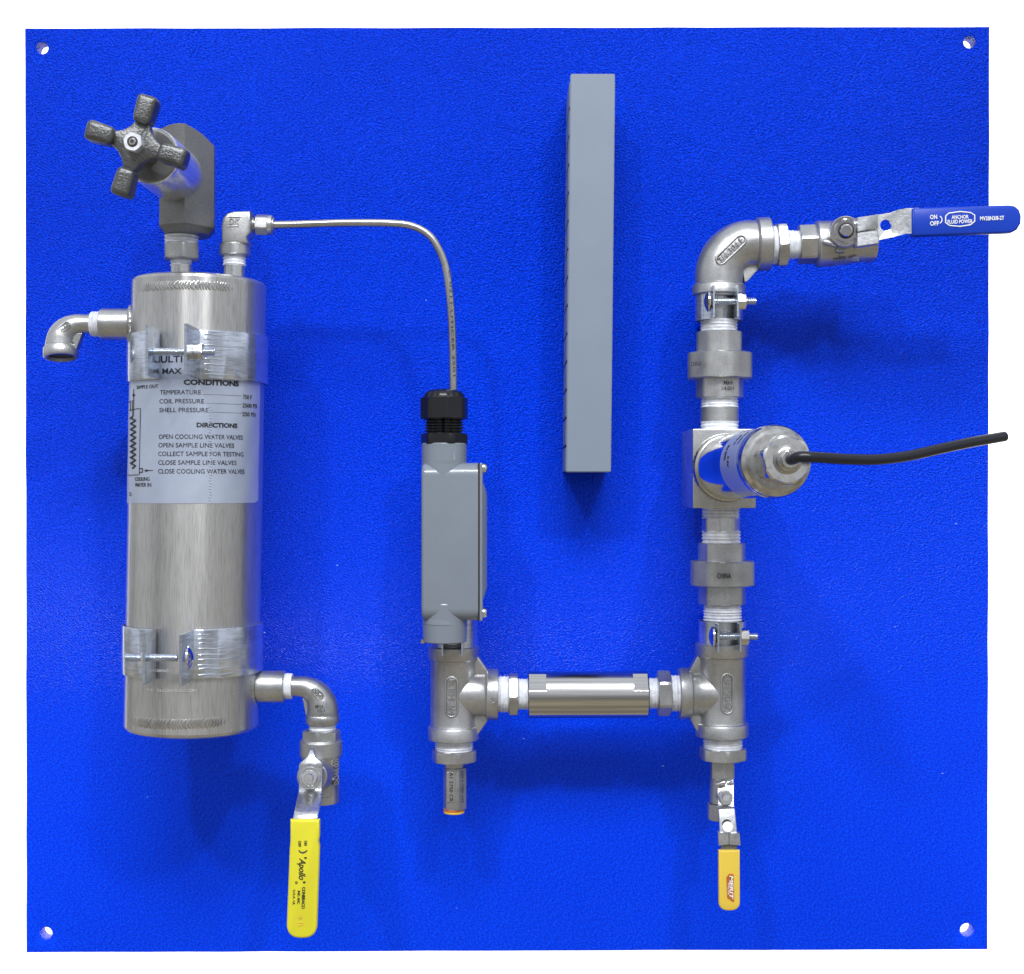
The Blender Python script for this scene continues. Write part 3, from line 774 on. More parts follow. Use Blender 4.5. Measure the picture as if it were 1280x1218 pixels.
# ------------------------------------------------------------------ small pipe clamps
def small_clamp(label, px, y0, y1, earl, earr, bolty, boltx, h, rp, head=True, nutw=9.5):
    hb = h + 34
    r = (y0, y1); Yt = (609 - y0) * sc(h + 30); Yb = (609 - y1) * sc(h + 30); xc = (px - 640) * sc(h); Ym = (Yt + Yb) / 2
    t = thing('pipe_clamp', label, 'clamp', (xc, Ym, 0), 'small strut clamps on the pipe run')
    xl = (earl - 640) * sc(hb + 4); xr = (earr - 640) * sc(hb + 4)
    for side, X in ((-1, xl), (1, xr)):
        mb = MB(); rs = []; path = []
        a0 = max(-.85, min(.85, math.asin((X - xc) / (rp + 1))))
        he = h + (rp + 1) * math.cos(a0)
        for k in range(4): path.append((X, h + 48 + (he + 2 - h - 48) * k / 3, (side, 0)))
        for k in range(1, 25):
            a = a0 + side * .08 + side * (math.pi - .1 - abs(a0)) * k / 24
            path.append((xc + (rp + 1) * math.sin(a), h + (rp + 1) * math.cos(a), (math.sin(a), math.cos(a))))
        for (x, hh, n_) in path:
            th = 1.9
            rs.append([Vector((x, Yb, hh)), Vector((x + n_[0] * th, Yb, hh + n_[1] * th)), Vector((x + n_[0] * th, Yt, hh + n_[1] * th)), Vector((x, Yt, hh))])
        mb.rings(rs); obj('strap', mb, 'zinc', t, 30)
    if bolty:
        kb = sc(hb); Y = (609 - bolty) * kb; X0 = (boltx[0] - 640) * kb; X1 = (boltx[1] - 640) * kb
        mb = MB(); mb.ridged((X0, Y, hb), (X1, Y, hb), 4.3, 2.2, 1.1, 20); obj('bolt', mb, 'zinc', t, 50)
        mb = MB(); mb.rev((X0 + 2.5, Y, hb), (X0 - 3, Y, hb), [(0, 12.5), (.35, 12), (.7, 8.5), (1, 3)], 32); mb.box((X0 + 2.5, Y - 4.6, hb - 4.6), (xl - 2.2, Y + 4.6, hb + 4.6), .6); obj('bolt_head', mb, 'pol', t)
        mb = MB(); mb.prism((xr + 2.6, Y, hb), (xr + 2.6 + nutw, Y, hb), 10.4, 6, .2, 1.4); obj('nut', mb, 'pol', t)
    mb = MB(); mb.box((xc - rp * .5, Yb + 2, 0), (xc + rp * .5, Yt - 2, h - rp - 2), 1.0); obj('standoff', mb, 'panel', t)
    return t

# ------------------------------------------------------------------ fittings of the run
def pill(mb, c, u, v, Lg, wd, rise, th=1.0):
    """raised rounded outline"""
    c = Vector(c); u = Vector(u).normalized(); v = Vector(v).normalized(); nn = u.cross(v); r = wd / 2; pts = []
    for q in range(9): a = -math.pi / 2 + math.pi * q / 8; pts.append(c + u * (Lg / 2 - r + r * math.cos(a)) + v * r * math.sin(a))
    for q in range(9): a = math.pi / 2 + math.pi * q / 8; pts.append(c + u * (-Lg / 2 + r + r * math.cos(a)) + v * r * math.sin(a))
    pts.append(pts[0]); mb.tube([(p + nn * rise, th) for p in pts], 8)

def tee(label, px, ytop, ybot, side, branch_y, bx, w_body, w_col, stamp, stx):
    t = thing('pipe_tee', label, 'pipe fitting', P(px, (ytop + ybot) / 2, HP), 'steel pipe tees')
    rb = w_body / 2 * sc(HP); rc_ = w_col / 2 * sc(HP)
    a = PV(px, ytop, HP, rc_); b = PV(px, ybot, HP, rc_); L = (b - a).length
    cw = 14.5 / L
    mb = MB()
    pr = [(0, rb - 6), (0, rc_ - 1.4), (.012, rc_), (cw, rc_), (cw + .012, rc_ - .8), (cw + .018, rb + 1.0), (cw + .045, rb), (1 - cw - .045, rb), (1 - cw - .018, rb + 1.0), (1 - cw - .012, rc_ - .8), (1 - cw, rc_), (.988, rc_), (1, rc_ - 1.4), (1, rb - 6)]
    mb.rev(a, b, pr, 72)
    c = Vector((P(px, branch_y, HP).x, (609 - branch_y) * sc(HP), HP))
    e_ = P(bx, branch_y, HP); rbr = 26.8; Lb = (e_ - c).length; cwb = 13.5 / Lb
    rcb = 31.8 * sc(HP)
    mb.rev(c, e_, [(0, rb - 1.0), (.45, rb - 1.0), (1 - cwb - .06, rb - 1.0), (1 - cwb - .02, rbr + .8), (1 - cwb, rcb - .5), (1 - cwb + .02, rcb), (.985, rcb), (1, rcb - 1.2), (1, rbr - 5)], 72)
    bd_ = obj('body', mb, 'cast', t, 38)
    # corner gussets
    s_ = side
    for q in (1, -1):
        yb_ = c.y + q * 26; xb = c.x + s_ * (rb - 2)
        yo = c.y + q * 47; xo = e_.x - s_ * 13
        tri = [(xb, yb_ - q * 3), (xb, yo), (xb + s_ * 3, yo), (xo, c.y + q * 30), (xo, yb_ - q * 3)]
        if s_ * q < 0: tri = tri[::-1]
        mb = MB(); mb.slab(tri, [], HP - 7, HP + 9, bev=1.0); obj('gusset', mb, 'cast', t, 40)
    mb = MB(); Xs = (stx - 640) * sc(HP + rb); aa = math.asin((Xs - a.x) / rb)
    ym = (a.y + b.y) / 2 - 1
    base = Vector(((a.x + b.x) / 2, ym, HP))
    ct = base + Vector((math.sin(aa) * rb, 0, math.cos(aa) * rb)); vv_ = Vector((math.cos(aa), 0, -math.sin(aa)))
    pill(mb, ct, (0, -1, 0), vv_, 46, 13.5, .3, 1.2)
    flat_text(mb, stamp, ct - Vector((0, 0, .3)), (0, -1, 0), vv_, 40, 8.0, 2.6, bold=.0)
    obj('raised_lettering', mb, 'castdark', bd_, 50)
    return t, a, b, e_
tee('cast steel tee under the grey conduit body, branch facing right', 566.8, 811, 930.5, 1, 868.3, 623.2, 57.5, 63.5, 'K304 3/4', 564.5)
tee('cast steel tee at the foot of the right pipe run, branch facing left', 902.3, 807.5, 926.5, -1, 866.8, 848.2, 58.5, 66.0, '3/4 304K', 909)
mb = MB()
flat_text(mb, '(0)', P(617, 876, HP + 30.3), (0, -1, 0), (1, 0, 0), 9, 6, 1.2); 
obj('raised_mark', mb, 'cast', [o for o in bpy.data.objects if o.name == 'pipe_tee'][0])

# nipple under left tee clamp
pn = thing('pipe_nipple', 'short grey pipe nipple between the conduit body and the left tee', 'pipe', PV(565, 812, HP, 0))
tape_v(pn, 566, 818, 798, 46, HP, 0, 1.6); mb = cylv(566, 818, 770, 43, HP, .6); obj('barrel', mb, 'mach', pn)
small_clamp('bright strap clamp half hidden below the grey conduit body', 567.5, 776, 818, 554.5, 577, None, None, HP, 25)

# horizontal assembly
def hex_nipple(label, xs, py, w, hexphase):
    t = thing('hex_nipple', label, 'pipe fitting', P((xs[1] + xs[2]) / 2, py, HP), 'hex nipples on the level pipe')
    tape_h(t, xs[0], xs[1], py, w[0], HP, 0); tape_h(t, xs[2], xs[3], py, w[2], HP, 0)
    mb = MB(); mb.prism(P(xs[1] - .5, py, HP), P(xs[2] + .5, py, HP), w[1] / 2 * sc(HP), 6, hexphase, 2.6); obj('hex', mb, 'cast', t); return t
hex_nipple('hex nipple with white tape between the left tee and the steel cylinder', (620, 636.5, 647.2, 661), 868, (46, 56.5, 39.5), R(2))
hex_nipple('hex nipple with white tape between the steel cylinder and the right tee', (808, 821.8, 837.5, 851), 866.8, (39, 58.5, 46), R(26))
ic = thing('inline_check_valve', 'polished level steel cylinder joining the two tees', 'check valve', P(735, 868, HP))
rr = 28.9 * sc(HP)
pa = P(660, 868.6, HP); pb = P(809.8, 868.0, HP); nseg = 288
def flatted(th, t, r):
    # wrench flats near both ends, on the upper front
    x = (th + math.radians(0)) % (2 * math.pi)
    out_ = r
    if t < .15 or t > .87:
        for a in (R(-43), R(137)):
            d = math.cos(x - a)
            if d > 0.2: out_ = min(out_, (r * .90) / max(d, .2))
    return out_
prf = [(0, rr - 1.6), (.008, rr), (.149, rr), (.151, rr), (.16, rr), (.3, rr), (.5, rr), (.7, rr), (.86, rr), (.869, rr), (.871, rr), (.99, rr), (1, rr - 1.6)]
mb = MB(); mb.rev(pa, pb, prf, nseg, rf=flatted); obj('barrel', mb, 'turned', ic, 20)

# left relief device
rb = thing('hex_bushing', 'hex reducing bushing with white tape under the left tee', 'pipe fitting', PV(567.5, 950, HP, 0), 'reducing bushings under the tees')
tape_v(rb, 567.5, 948, 925, 48.5, HP, 0.0, 1.6); mb = prv(567.5, 957.5, 942.5, 60, HP, 6, R(14), 2.4); obj('hex', mb, 'cast', rb)
mb = cylv(568, 964.5, 955, 25, HP, 1.5, 27); obj('neck', mb, 'cast', rb)
rv = thing('relief_valve', 'slim square-sided steel valve with an orange tip, hanging below the left tee', 'valve', PV(568.5, 1015, HP, 0))
mb = prv(568.5, 1014.5, 962, 30.5, HP, 6, R(18), 1.6); obj('body', mb, 'castdark', rv)
mb = MB(); q0 = P(563.5, 1003, HP + 13.2); mb.box((q0.x - 5, q0.y, HP + 11.5), (q0.x + 5.2, P(563.5, 965, HP + 13.2).y, HP + 13.6), .5); obj('flat_plate', mb, 'castdark', rv)
mb = MB(); flat_text(mb, 'A1 2750 CR', P(564, 984, HP + 13.9), (0, -1, 0), (1, 0, 0), 34, 4, .4); flat_text(mb, 'MX 3 1000 1M5', P(578.3, 984, HP + 10.2), (0, -1, 0), (.9, 0, -.45), 36, 2.4, .4); obj('stamp', mb, 'hole', rv)
mb = cylv(567.5, 1016.5, 1013, 26.4, HP, .4); obj('seal_ring', mb, 'orange', rv)
mb = cylv(567.5, 1019.5, 1016, 26, HP, 1.5); obj('tip', mb, 'amber', rv)

# right mini valve
rb2 = thing('hex_bushing', 'hex reducing bushing with white tape under the right tee', 'pipe fitting', PV(903.5, 950, HP, 0), 'reducing bushings under the tees')
tape_v(rb2, 903.5, 946, 922, 50, HP, 0.0, 1.6); mb = prv(903.5, 955.5, 940, 62.5, HP, 6, R(5), 2.4); obj('hex', mb, 'cast', rb2)
mv = thing('mini_ball_valve', 'small ball valve with short amber lever under the right tee', 'valve', PV(902.5, 957, HP, 0))
mb = prv(902.8, 976, 953, 33, HP, 6, R(0), 1.4); mb.cyl(PV(901.5, 1007, HP, 13), PV(902, 974, HP, 13), 14.0, 13.2, 1)
prv(900.5, 1028, 1008, 34, HP, 8, R(20), 2.0, mb); obj('body', mb, 'castdark', mv)
mb = MB(); mb.cyl(P(905, 995, HP + 10), P(907, 997, 138), 9.5, 8.5); obj('stem_housing', mb, 'castdark', mv)
mb = MB(); mb.strip([(896, 977.5, 917, 974, 126), (896.5, 982, 917.5, 981, 131), (897.5, 1004, 917.5, 1004, 135), (897.3, 1008, 917.8, 1008, 137), (898, 1012, 918.5, 1011, 143), (899, 1025, 919.8, 1024, 147), (899.8, 1042, 921.5, 1042, 149)], 3.0)
lv = obj('lever', mb, 'lever', mv, 40)
mb = MB(); mb.prism(P(907.5, 997.5, 134), P(907.6, 997.7, 142), 8.0, 6, .3, 1.0); obj('nut', mb, 'pol', mv)
mb = MB(); mb.ridged(P(907.5, 997.5, 140), P(907.8, 997.7, 147), 4.2, 1.6, .5, 18); obj('stem', mb, 'pol', mv)
mb = MB(); mb.tube([(P(896, 981, 132), 2.6), (P(901, 980, 133.5), 3), (P(906, 978, 133.5), 2.6)], 12); mb.tube([(P(908, 978.5, 133), 1.6), (P(912, 978, 134), 1.7), (P(916.5, 979.5, 132), 1.4)], 12); obj('stop_tab', mb, 'pol', mv, 60)
mb = MB(); mb.rev(P(909.5, 1033.5, 148.5), P(909.7, 1033.7, 151), [(0, 6.2), (1, 5.9)], 28); obj('lock_button', mb, 'whiteprint', mv)
mb = MB(); mb.cyl(P(908.5, 1030, 147.5), P(908.7, 1030.3, 149.8), 5.2, ch=.2); obj('lock_hole', mb, 'hole', mv)
mb = MB(); mb.strip([(897.8, 1041, 911, 1042, 153), (898.5, 1057, 911.5, 1055.5, 153)], 8); mb.strip([(911.4, 1042, 924.5, 1041.5, 153), (911.8, 1055.5, 925.8, 1057, 153)], 8); obj('lock_slide', mb, 'lever', mv, 40)
mb = MB(); mb.strip([(901, 1050, 921, 1050, 149), (901.5, 1068, 922, 1068, 149)], 4); obj('lever_shank', mb, 'phos', mv)
def grip(mb, outline_px, h, th, bev, slope=0):
    k = sc(h + th)
    mb.slab([((x - 640) * k, (609 - y) * k) for x, y in outline_px], [], h, h + th, bev=bev, seg=3)
def rounded_end(xl, xr, yt, yb, xl2=None, xr2=None, notch=None, r=12, n=8, tip=2):
    """outline: straight top, half-round bottom"""
    xl2 = xl if xl2 is None else xl2; xr2 = xr if xr2 is None else xr2
    o_ = [(xl, yt), (xr, yt)]
    if notch: o_ += [(xr, notch - 6), (xr - 1.3, notch), (xr, notch + 7)]
    cx_ = (xl2 + xr2) / 2; hw_ = (xr2 - xl2) / 2
    for i in range(2 * n + 1):
        a = math.pi * i / (2 * n); sx = math.cos(a); sy = math.sin(a)
        o_.append((cx_ + hw_ * math.copysign(abs(sx) ** .75, sx), yb - r + r * sy ** .9))
    if notch: o_ += [(xl - .8, notch + 9), (xl, notch), (xl, notch - 6)]
    return o_
mb = MB(); grip(mb, rounded_end(898.3, 925.0, 1063.5, 1139, 898.6, 925.2, r=11), 146, 8, 2.0); gr = obj('grip', mb, 'amber', mv, 40)
kz = sc(154.5)
brown = [(908, 1097), (911.5, 1092.5), (917, 1093), (917.8, 1127.5), (915, 1127), (909, 1122.5)]
mb = MB(); mb.slab([((x - 640) * kz, (609 - y) * kz) for x, y in brown], [], 153.6, 154.5); lg_ = obj('grip_logo', mb, 'brown', gr)
mb = MB(); flat_text(mb, 'MERIT', P(914.2, 1109.5, 154.6), (0, -1, 0), (1, 0, 0), 27, 4.2, .3, bold=.02, shear=.2); flat_text(mb, 'VALVE', P(910.6, 1111, 154.6), (0, -1, 0), (1, 0, 0), 14, 1.7, .3); obj('grip_print', mb, 'whiteprint', gr)

# ------------------------------------------------------------------ right vertical run
def union(label, px, yt, yn0, yn1, yb, wu, wn, wl, pu, pn_, pl):
    t = thing('pipe_union', label, 'pipe fitting', PV(px, yb, HP, 0), 'three-piece pipe unions')
    mb = prv(px, yn0 + 3, yt, wu, HP, 8, pu, 2.2); obj('upper_hex', mb, 'cast', t)
    mb = prv(px + .5, yn1, yn0, wn, HP, 8, pn_, 3.2); obj('union_nut', mb, 'castdark', t)
    mb = prv(px + .5, yb, yn1 - 3, wl, HP, 8, pl, 2.2); obj('lower_hex', mb, 'cast', t)
    return t
u1 = union('upper pipe union, above the shiny pressure transmitter', 899, 412, 437.5, 471, 496, 61, 85.5, 61, R(14), R(17), R(-4))
u2 = union('lower pipe union, below the shiny pressure transmitter', 902.2, 680, 703.5, 735, 758, 61.5, 85, 61, R(5), R(17), R(0))
mb = MB(); flat_text(mb, 'CHINA', P(870.5, 455, HP + 33), Vector((1, 0, .55)), (0, 1, 0), 13, 5, .5); flat_text(mb, '304', P(909.5, 478.5, HP + 27.6), (1, 0, 0), (0, 1, 0), 12, 4.5, .5); flat_text(mb, '3/4-304', P(909.5, 485.5, HP + 27.6), (1, 0, 0), (0, 1, 0), 15, 4.5, .5); obj('stamp', mb, 'hole', u1)
mb = MB(); flat_text(mb, 'CHINA', P(905.3, 720, HP + 38.3), (1, 0, 0), (0, 1, 0), 16, 6, .8, bold=.005); obj('stamp', mb, 'hole', u2)

n1 = thing('pipe_nipple', 'pipe nipple with white tape between the upper union and the transmitter block', 'pipe', PV(900, 515, HP, 0))
tape_v(n1, 899.5, 510, 494, 48, HP, 0.02, 1.6); tape_v(n1, 899.5, 538, 525, 48.5, HP, 0, 1.6); mb = cylv(899.5, 527, 508, 47.5, HP, .6); obj('barrel', mb, 'castdark', n1)
n2 = thing('pipe_nipple', 'pipe nipple with white tape between the transmitter block and the lower union', 'pipe', PV(901, 655, HP, 0))
tape_v(n2, 901, 650, 634, 48, HP, 0, 1.6); tape_v(n2, 901.5, 681, 663.5, 49, HP, 0, 1.6); mb = prv(901.2, 666, 648, 49.5, HP, 8, R(30), .8); obj('barrel', mb, 'mach', n2)
n3 = thing('pipe_nipple', 'clamped pipe nipple with white tape between the elbow and the upper union', 'pipe', PV(898, 380, HP, 0))
tape_v(n3, 898.7, 414, 397.5, 47.5, HP, 0.02, 1.3); mb = cylv(898, 399, 355, 42, HP, .5); obj('barrel', mb, 'mach', n3)
n4 = thing('pipe_nipple', 'clamped pipe nipple with white tape between the lower union and the right tee', 'pipe', PV(903, 790, HP, 0))
tape_v(n4, 903.2, 779, 757, 49, HP, 0.02, 1.6); mb = cylv(903, 812, 777, 43, HP, .5); obj('barrel', mb, 'mach', n4)
small_clamp('bright bolted strap clamp just below the big steel elbow', 898.5, 359, 398, 892, 919.5, 377, (883.5, 945), HP, 25)
small_clamp('bright bolted strap clamp on the pipe just above the right tee', 903, 779, 813, 897.5, 923, 796, (889.5, 947), HP, 25)

# elbow
el = thing('pipe_elbow', 'large cast steel elbow turning right at the top of the right pipe run', 'pipe fitting', PV(898.5, 360, HP, 0))
rE = 29.8 * sc(HP); rC = 33.2 * sc(HP)
pts = []
cvx, cvy = 941.0, 346.0
vx = 898.8; hy = 305.5
bc = P(938, 345, HP); pA = P(vx, 372, HP); start = PV(898.3, 367.5, HP, 30); 
Rb = bc.x - P(vx, 345, HP).x
pts.append((Vector((start.x, start.y, HP)), rE)); pts.append((Vector((start.x + .3, start.y + 6, HP)), rE))
yv = P(0, hy, HP).y; by_ = yv - Rb
for i in range(13):
    a = math.pi - math.pi / 2 * i / 12
    pts.append((Vector((bc.x + Rb * math.cos(a), by_ + Rb * math.sin(a), HP)), rE * (1 - .0 * i)))
pts.append((Vector((P(961.5, hy, HP).x - 4, yv, HP)), rE - 1.5)); pts.append((Vector((P(961.5, hy, HP).x, yv, HP)), rE - 3))
mb = MB(); mb.tube(pts, 64)
s0 = PV(898.5, 365, HP, 32); s1 = PV(898.6, 352, HP, 32)
mb.rev(s0, s1, [(0, rC - 6), (0, rC - 1.2), (.08, rC), (.85, rC), (1, rC - 1.2), (1.12, rE)], 72)
a = P(945.5, 305.8, HP); b = P(962.2, 305.3, HP)
mb.rev(a, b, [(-.12, rE - 1), (0, rC - 1.2), (.08, rC), (.92, rC), (1, rC - 1.2), (1, rC - 6)], 72)
bd_ = obj('body', mb, 'cast', el, 38)
mb = MB(); tri = [P(926, 334, HP), P(929.5, 354, HP), P(933, 353, HP), P(946.5, 338, HP), P(944, 332, HP)]
mb.slab([(p.x, p.y) for p in tri], [], HP - 8, HP + 8, bev=.6); obj('gusset', mb, 'castdark', el)
# raised stamp on the bend, tangent to the fat front of the elbow
mb = MB(); c = P(913.5, 312.5, HP + rE - .6); uu = Vector((0.72, 0.69, 0)); v_ = Vector((-.69, .72, 0))
pill(mb, c, uu, v_, 43, 11.5, .6, 1.3); flat_text(mb, '3/4-304 E', c + Vector((0, 0, -.4)), uu, v_, 37, 7.2, 3.0)
obj('raised_lettering', mb, 'castdark', bd_, 50)

rb3 = thing('hex_bushing', 'tilted hex bushing with white tape between the big elbow and the blue-levered valve', 'pipe fitting', P(976, 306, HP))
tape_h(rb3, 960, 971, 306.5, 48.5, HP, 0); mb = MB(); mb.prism(P(969.5, 306.8, HP), P(982.5, 306.2, HP), 30 * sc(HP), 6, R(8), 2.8); obj('hex', mb, 'cast', rb3)
tape_h(rb3, 981.5, 1000, 306.5, 37, HP, .04, -.6)

# ------------------------------------------------------------------ blue lever ball valve
bv = thing('blue_lever_ball_valve', 'steel ball valve with a long blue lever at the top right', 'valve', P(1055, 303, HP))
kp_ = sc(HP)
def VX(px, dy=0): return P(px, 306 - (px - 1000) * .035 + dy, HP)
mb = MB(); mb.prism(VX(997.5), VX(1021), 25.5 * kp_, 6, R(-10), 2.4); obj('end_hex', mb, 'cast', bv)
mb = MB(); mb.rev(VX(1018), VX(1092), [(0, 24), (.03, 26.5), (.07, 27), (.34, 26.5), (.36, 25.6), (.55, 25.2), (.62, 23.8), (.95, 22.8), (1, 20.5)], 56); obj('body', mb, 'cast', bv)
mb = MB(); mb.prism(VX(1074), VX(1092.5), 25.5 * kp_, 8, R(12), 1.5); obj('outlet_hex', mb, 'cast', bv)
mb = MB(); q = P(1050, 308, HP)
for x0, x1, y0, y1, hh in ((1030, 1046, 289, 306, 24), (1045, 1057, 309, 316, 27)):
    a = P(x0, y1, HP + hh); b = P(x1, y0, HP + hh); mb.box((a.x, a.y, HP + 12), (b.x, b.y, HP + hh + 2), 1.5)
a = P(1034, 302, 136); mb.tube([(P(1029, 302, 134), 3), (P(1034, 303, 137), 3.4), (P(1045, 307, 138), 3)], 12)
a = P(1059, 276, 134); mb.tube([(P(1058, 274.5, 133), 4), (P(1058, 286, 137), 4)], 12)
flat_text(mb, 'WOG 1000', P(1057, 326, HP + 16), (1, .03, 0), (0, .9, -.4), 30, 5, 2.5, bold=.02)
obj('cast_lugs', mb, 'cast', bv, 50)
mb = MB(); mb.cyl(P(1055, 292, HP + 15), P(1057, 290, 150), 19.5, 17.5, 1.5); obj('stem_housing', mb, 'mach', bv)
mb = MB(); mb.cyl(P(1056.5, 289.5, 147), P(1056.8, 289.2, 151), 17.5, ch=1); mb.prism(P(1057, 289.2, 150), P(1057.6, 288.5, 160), 14.6, 6, .1, 1.8); obj('nut', mb, 'pol', bv)
mb = MB(); mb.ridged(P(1057.5, 288.6, 158), P(1058, 288, 171), 7.0, 2, .6, 26); mb.cyl(P(1057.8, 288.2, 169), P(1058, 288, 172), 6.2, ch=.8); obj('stem', mb, 'pol', bv)
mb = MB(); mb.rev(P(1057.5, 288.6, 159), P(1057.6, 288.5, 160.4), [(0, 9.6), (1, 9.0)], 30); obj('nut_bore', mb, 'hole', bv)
# bracket, plate with a hole, grip
mb = MB()
mb.strip([(1070, 290.5, 1070, 272.5, 164), (1072, 290, 1072, 272, 168), (1096.5, 285.5, 1094.5, 268.5, 170), (1097.5, 285, 1097, 267.6, 169)], 14)
mb.strip([(1070, 308, 1070, 291.5, 162), (1072, 308.5, 1072, 291, 167), (1098, 304.5, 1096.5, 287, 169), (1099, 304, 1097.5, 286.5, 168)], 14)
obj('lock_slide', mb, 'lever', bv, 40)
hp = 166; k = sc(hp)
pl = [(1085, 303), (1085, 272), (1097, 268.5), (1113, 266), (1121, 263.5), (1130, 262.5), (1146, 262), (1146, 294), (1130, 294), (1118, 296.5), (1098, 300.5)]
hole = circ((1107.5 - 640) * k, (609 - 281.5) * k, 6.4)
def bend(x, y):
    px_ = 640 + x / k
    return 0 if px_ < 1112 else min(1, (px_ - 1112) / 16) * 10
# subdivided plate: build columns so that the bend is smooth
mb = MB(); mb.slab([((x - 640) * k, (609 - y) * k) for x, y in pl if x <= 1121 or False] + [((1121 - 640) * k, (609 - 295.8) * k)] if False else [((x - 640) * k, (609 - y) * k) for x, y in pl], [hole], hp - 5, hp - 1, fn=bend); obj('lever', mb, 'lever', bv, 50)
hg = 172
top_ = [(1140.3, 261.2), (1142, 260), (1200, 258.2), (1262, 256.2), (1269, 257.5), (1274.5, 262), (1277, 270), (1276.5, 279), (1272, 287), (1265, 290.8), (1255, 291.5), (1200, 293.3), (1142, 295.3), (1140.3, 294)]
mb = MB(); grip(mb, top_, hg - 5, 11, 2.6); gr = obj('grip', mb, 'bluevinyl', bv, 40)
hz = hg + 6.3
ud = Vector((1, .03, 0)); vd = Vector((-.03, 1, 0))
mb = MB(); flat_text(mb, 'ON', P(1166.8, 271.5, hz), ud, vd, 8, 5, .5, bold=.015); flat_text(mb, 'OFF', P(1168, 279.5, hz), ud, vd, 10, 5, .5, bold=.015)
arc = []
for i in range(9):
    a = R(-60 + 120 * i / 8); arc.append((P(1172 + 5.5 * math.cos(a), 275 - 5.2 * math.sin(a), hz), .6))
mb.tube(arc, 6)
flat_text(mb, 'ANCHOR', P(1200, 271.5, hz), ud, vd, 19, 4.2, .5, bold=.01); flat_text(mb, 'FLUID POWER', P(1200, 277.2, hz), ud, vd, 28, 4.4, .5, bold=.01)
flat_text(mb, 'MV2BN3/8-2T', P(1240, 273.0, hz), ud, vd, 27, 4.6, .5, bold=.012)
hexo = [(1182, 270.5), (1186, 266.8), (1200, 264.8), (1213, 266.0), (1218.3, 269.3), (1218.3, 277), (1213, 281.3), (1200, 283.3), (1187, 282.2), (1182, 278.8), (1182, 270.5)]
mb.tube([(P(x, y, hz), .7) for x, y in hexo], 6)
obj('grip_print', mb, 'whiteprint', gr)

# ------------------------------------------------------------------ pressure transmitter
tr = thing('pressure_transmitter', 'mirror polished pressure transmitter pointing out of its square steel block', 'pressure sensor', P(905, 585, HP))
kf = sc(150)
mb = MB(); lo = Vector(((866 - 640) * kf, (609 - 635.5) * kf, 45)); hi = Vector(((945 - 640) * kf, (609 - 536) * kf, 150)); mb.box(lo, hi, 1.4, 3); obj('block', mb, 'mach', tr, 30)
t0 = P(908.5, 585, 150); t1 = P(968.8, 577, 363); ax = (t1 - t0).normalized(); rT = 36.2
mb = MB(); mb.rev(t0 - ax * 1, t0 + ax * 9, [(0, rT + 3.4), (.3, rT + 3.0), (.5, rT + 1.5), (.75, rT + 2.2), (1, rT - .4)], 96, rf=lambda th, t, r: r + .5 * math.sin(th * 52) * (t < .6)); obj('weld_bead', mb, 'weld', tr, 60)
mb = MB(); LT = (t1 - t0).length
mb.rev(t0, t1, [(0, rT)] + [(.02 + .93 * i / 12, rT) for i in range(13)] + [(.955, rT - .8), (.96, rT - .8), (.962, rT + .8), (.99, rT + .8), (1, rT)], 128); obj('barrel', mb, 'pol', tr, 30)
mb = MB()
mb.rev(t1, t1 + ax * 34, [(0, rT + .2), (.05, rT - .6), (.12, rT - 1.2), (.24, rT - 4.5), (.30, rT - 7.5), (.31, rT - 9), (.33, 4)], 128); obj('end_cap', mb, 'cap', tr, 14)
mb = MB(); mb.prism(t1 + ax * 10, t1 + ax * 46, 25.5, 6, R(12), 3.6); obj('cap_hex', mb, 'caphex', tr, 12)
mb = MB(); mb.rev(t1 + ax * 44, t1 + ax * 54, [(0, 14.5), (.4, 14), (.45, 12), (.9, 11.5), (1, 9)], 56); mb.prism(t1 + ax * 50, t1 + ax * 58, 9.5, 6, .3, 1.2); obj('cable_nut', mb, 'cap', tr, 22)
# foil label on the barrel
a_, u_, v_ = frame(ax)
def bpt(th, t, r): return t0.lerp(t1, t) + (v_ * math.cos(th) + u_ * math.sin(th)) * r
def ang_of(dx_, dy_):
    # find th whose radial direction points to (dx_,dy_) in the picture
    best = None
    for i in range(720):
        th = math.pi * 2 * i / 720; p = bpt(th, 0, 1) - t0; s_ = p.x * dx_ + p.y * dy_
        if best is None or s_ > best[0]: best = (s_, th)
    return best[1]
thc = ang_of(-1, -.04); sgn = 1 if (bpt(thc + .3, 0, 1) - bpt(thc, 0, 1)).y > 0 else -1
mb = MB(); rs = []
for k in range(9):
    t = .60 + (.952 - .60) * k / 8; rs.append([bpt(thc + sgn * R(-62 + 128 * j / 30), t, rT + .4) for j in range(31)])
mb.rings(rs, close=False, cap0=False, cap1=False); fl_ = obj('foil_label', mb, 'label', tr, 60)
mb = MB()
def bar_text(body, degc, t, wdeg, ht, bold=.02):
    vs, fs = text_mesh(body, bold=bold); b0 = len(mb.v)
    for q in vs: mb.v.append(bpt(thc + sgn * R(degc + q.x * wdeg), t - q.y * ht, rT + .5 + q.z * .3))
    mb.f += [tuple(b0 + i for i in f) for f in fs]
bar_text('2000 PSI', 20, .70, 26, .035); bar_text('AS 3', 4, .775, 18, .03); bar_text('4-20', 42, .80, 22, .03); bar_text('12-36 VDC', 46, .88, 26, .03)
obj('label_print', mb, 'ink', fl_)

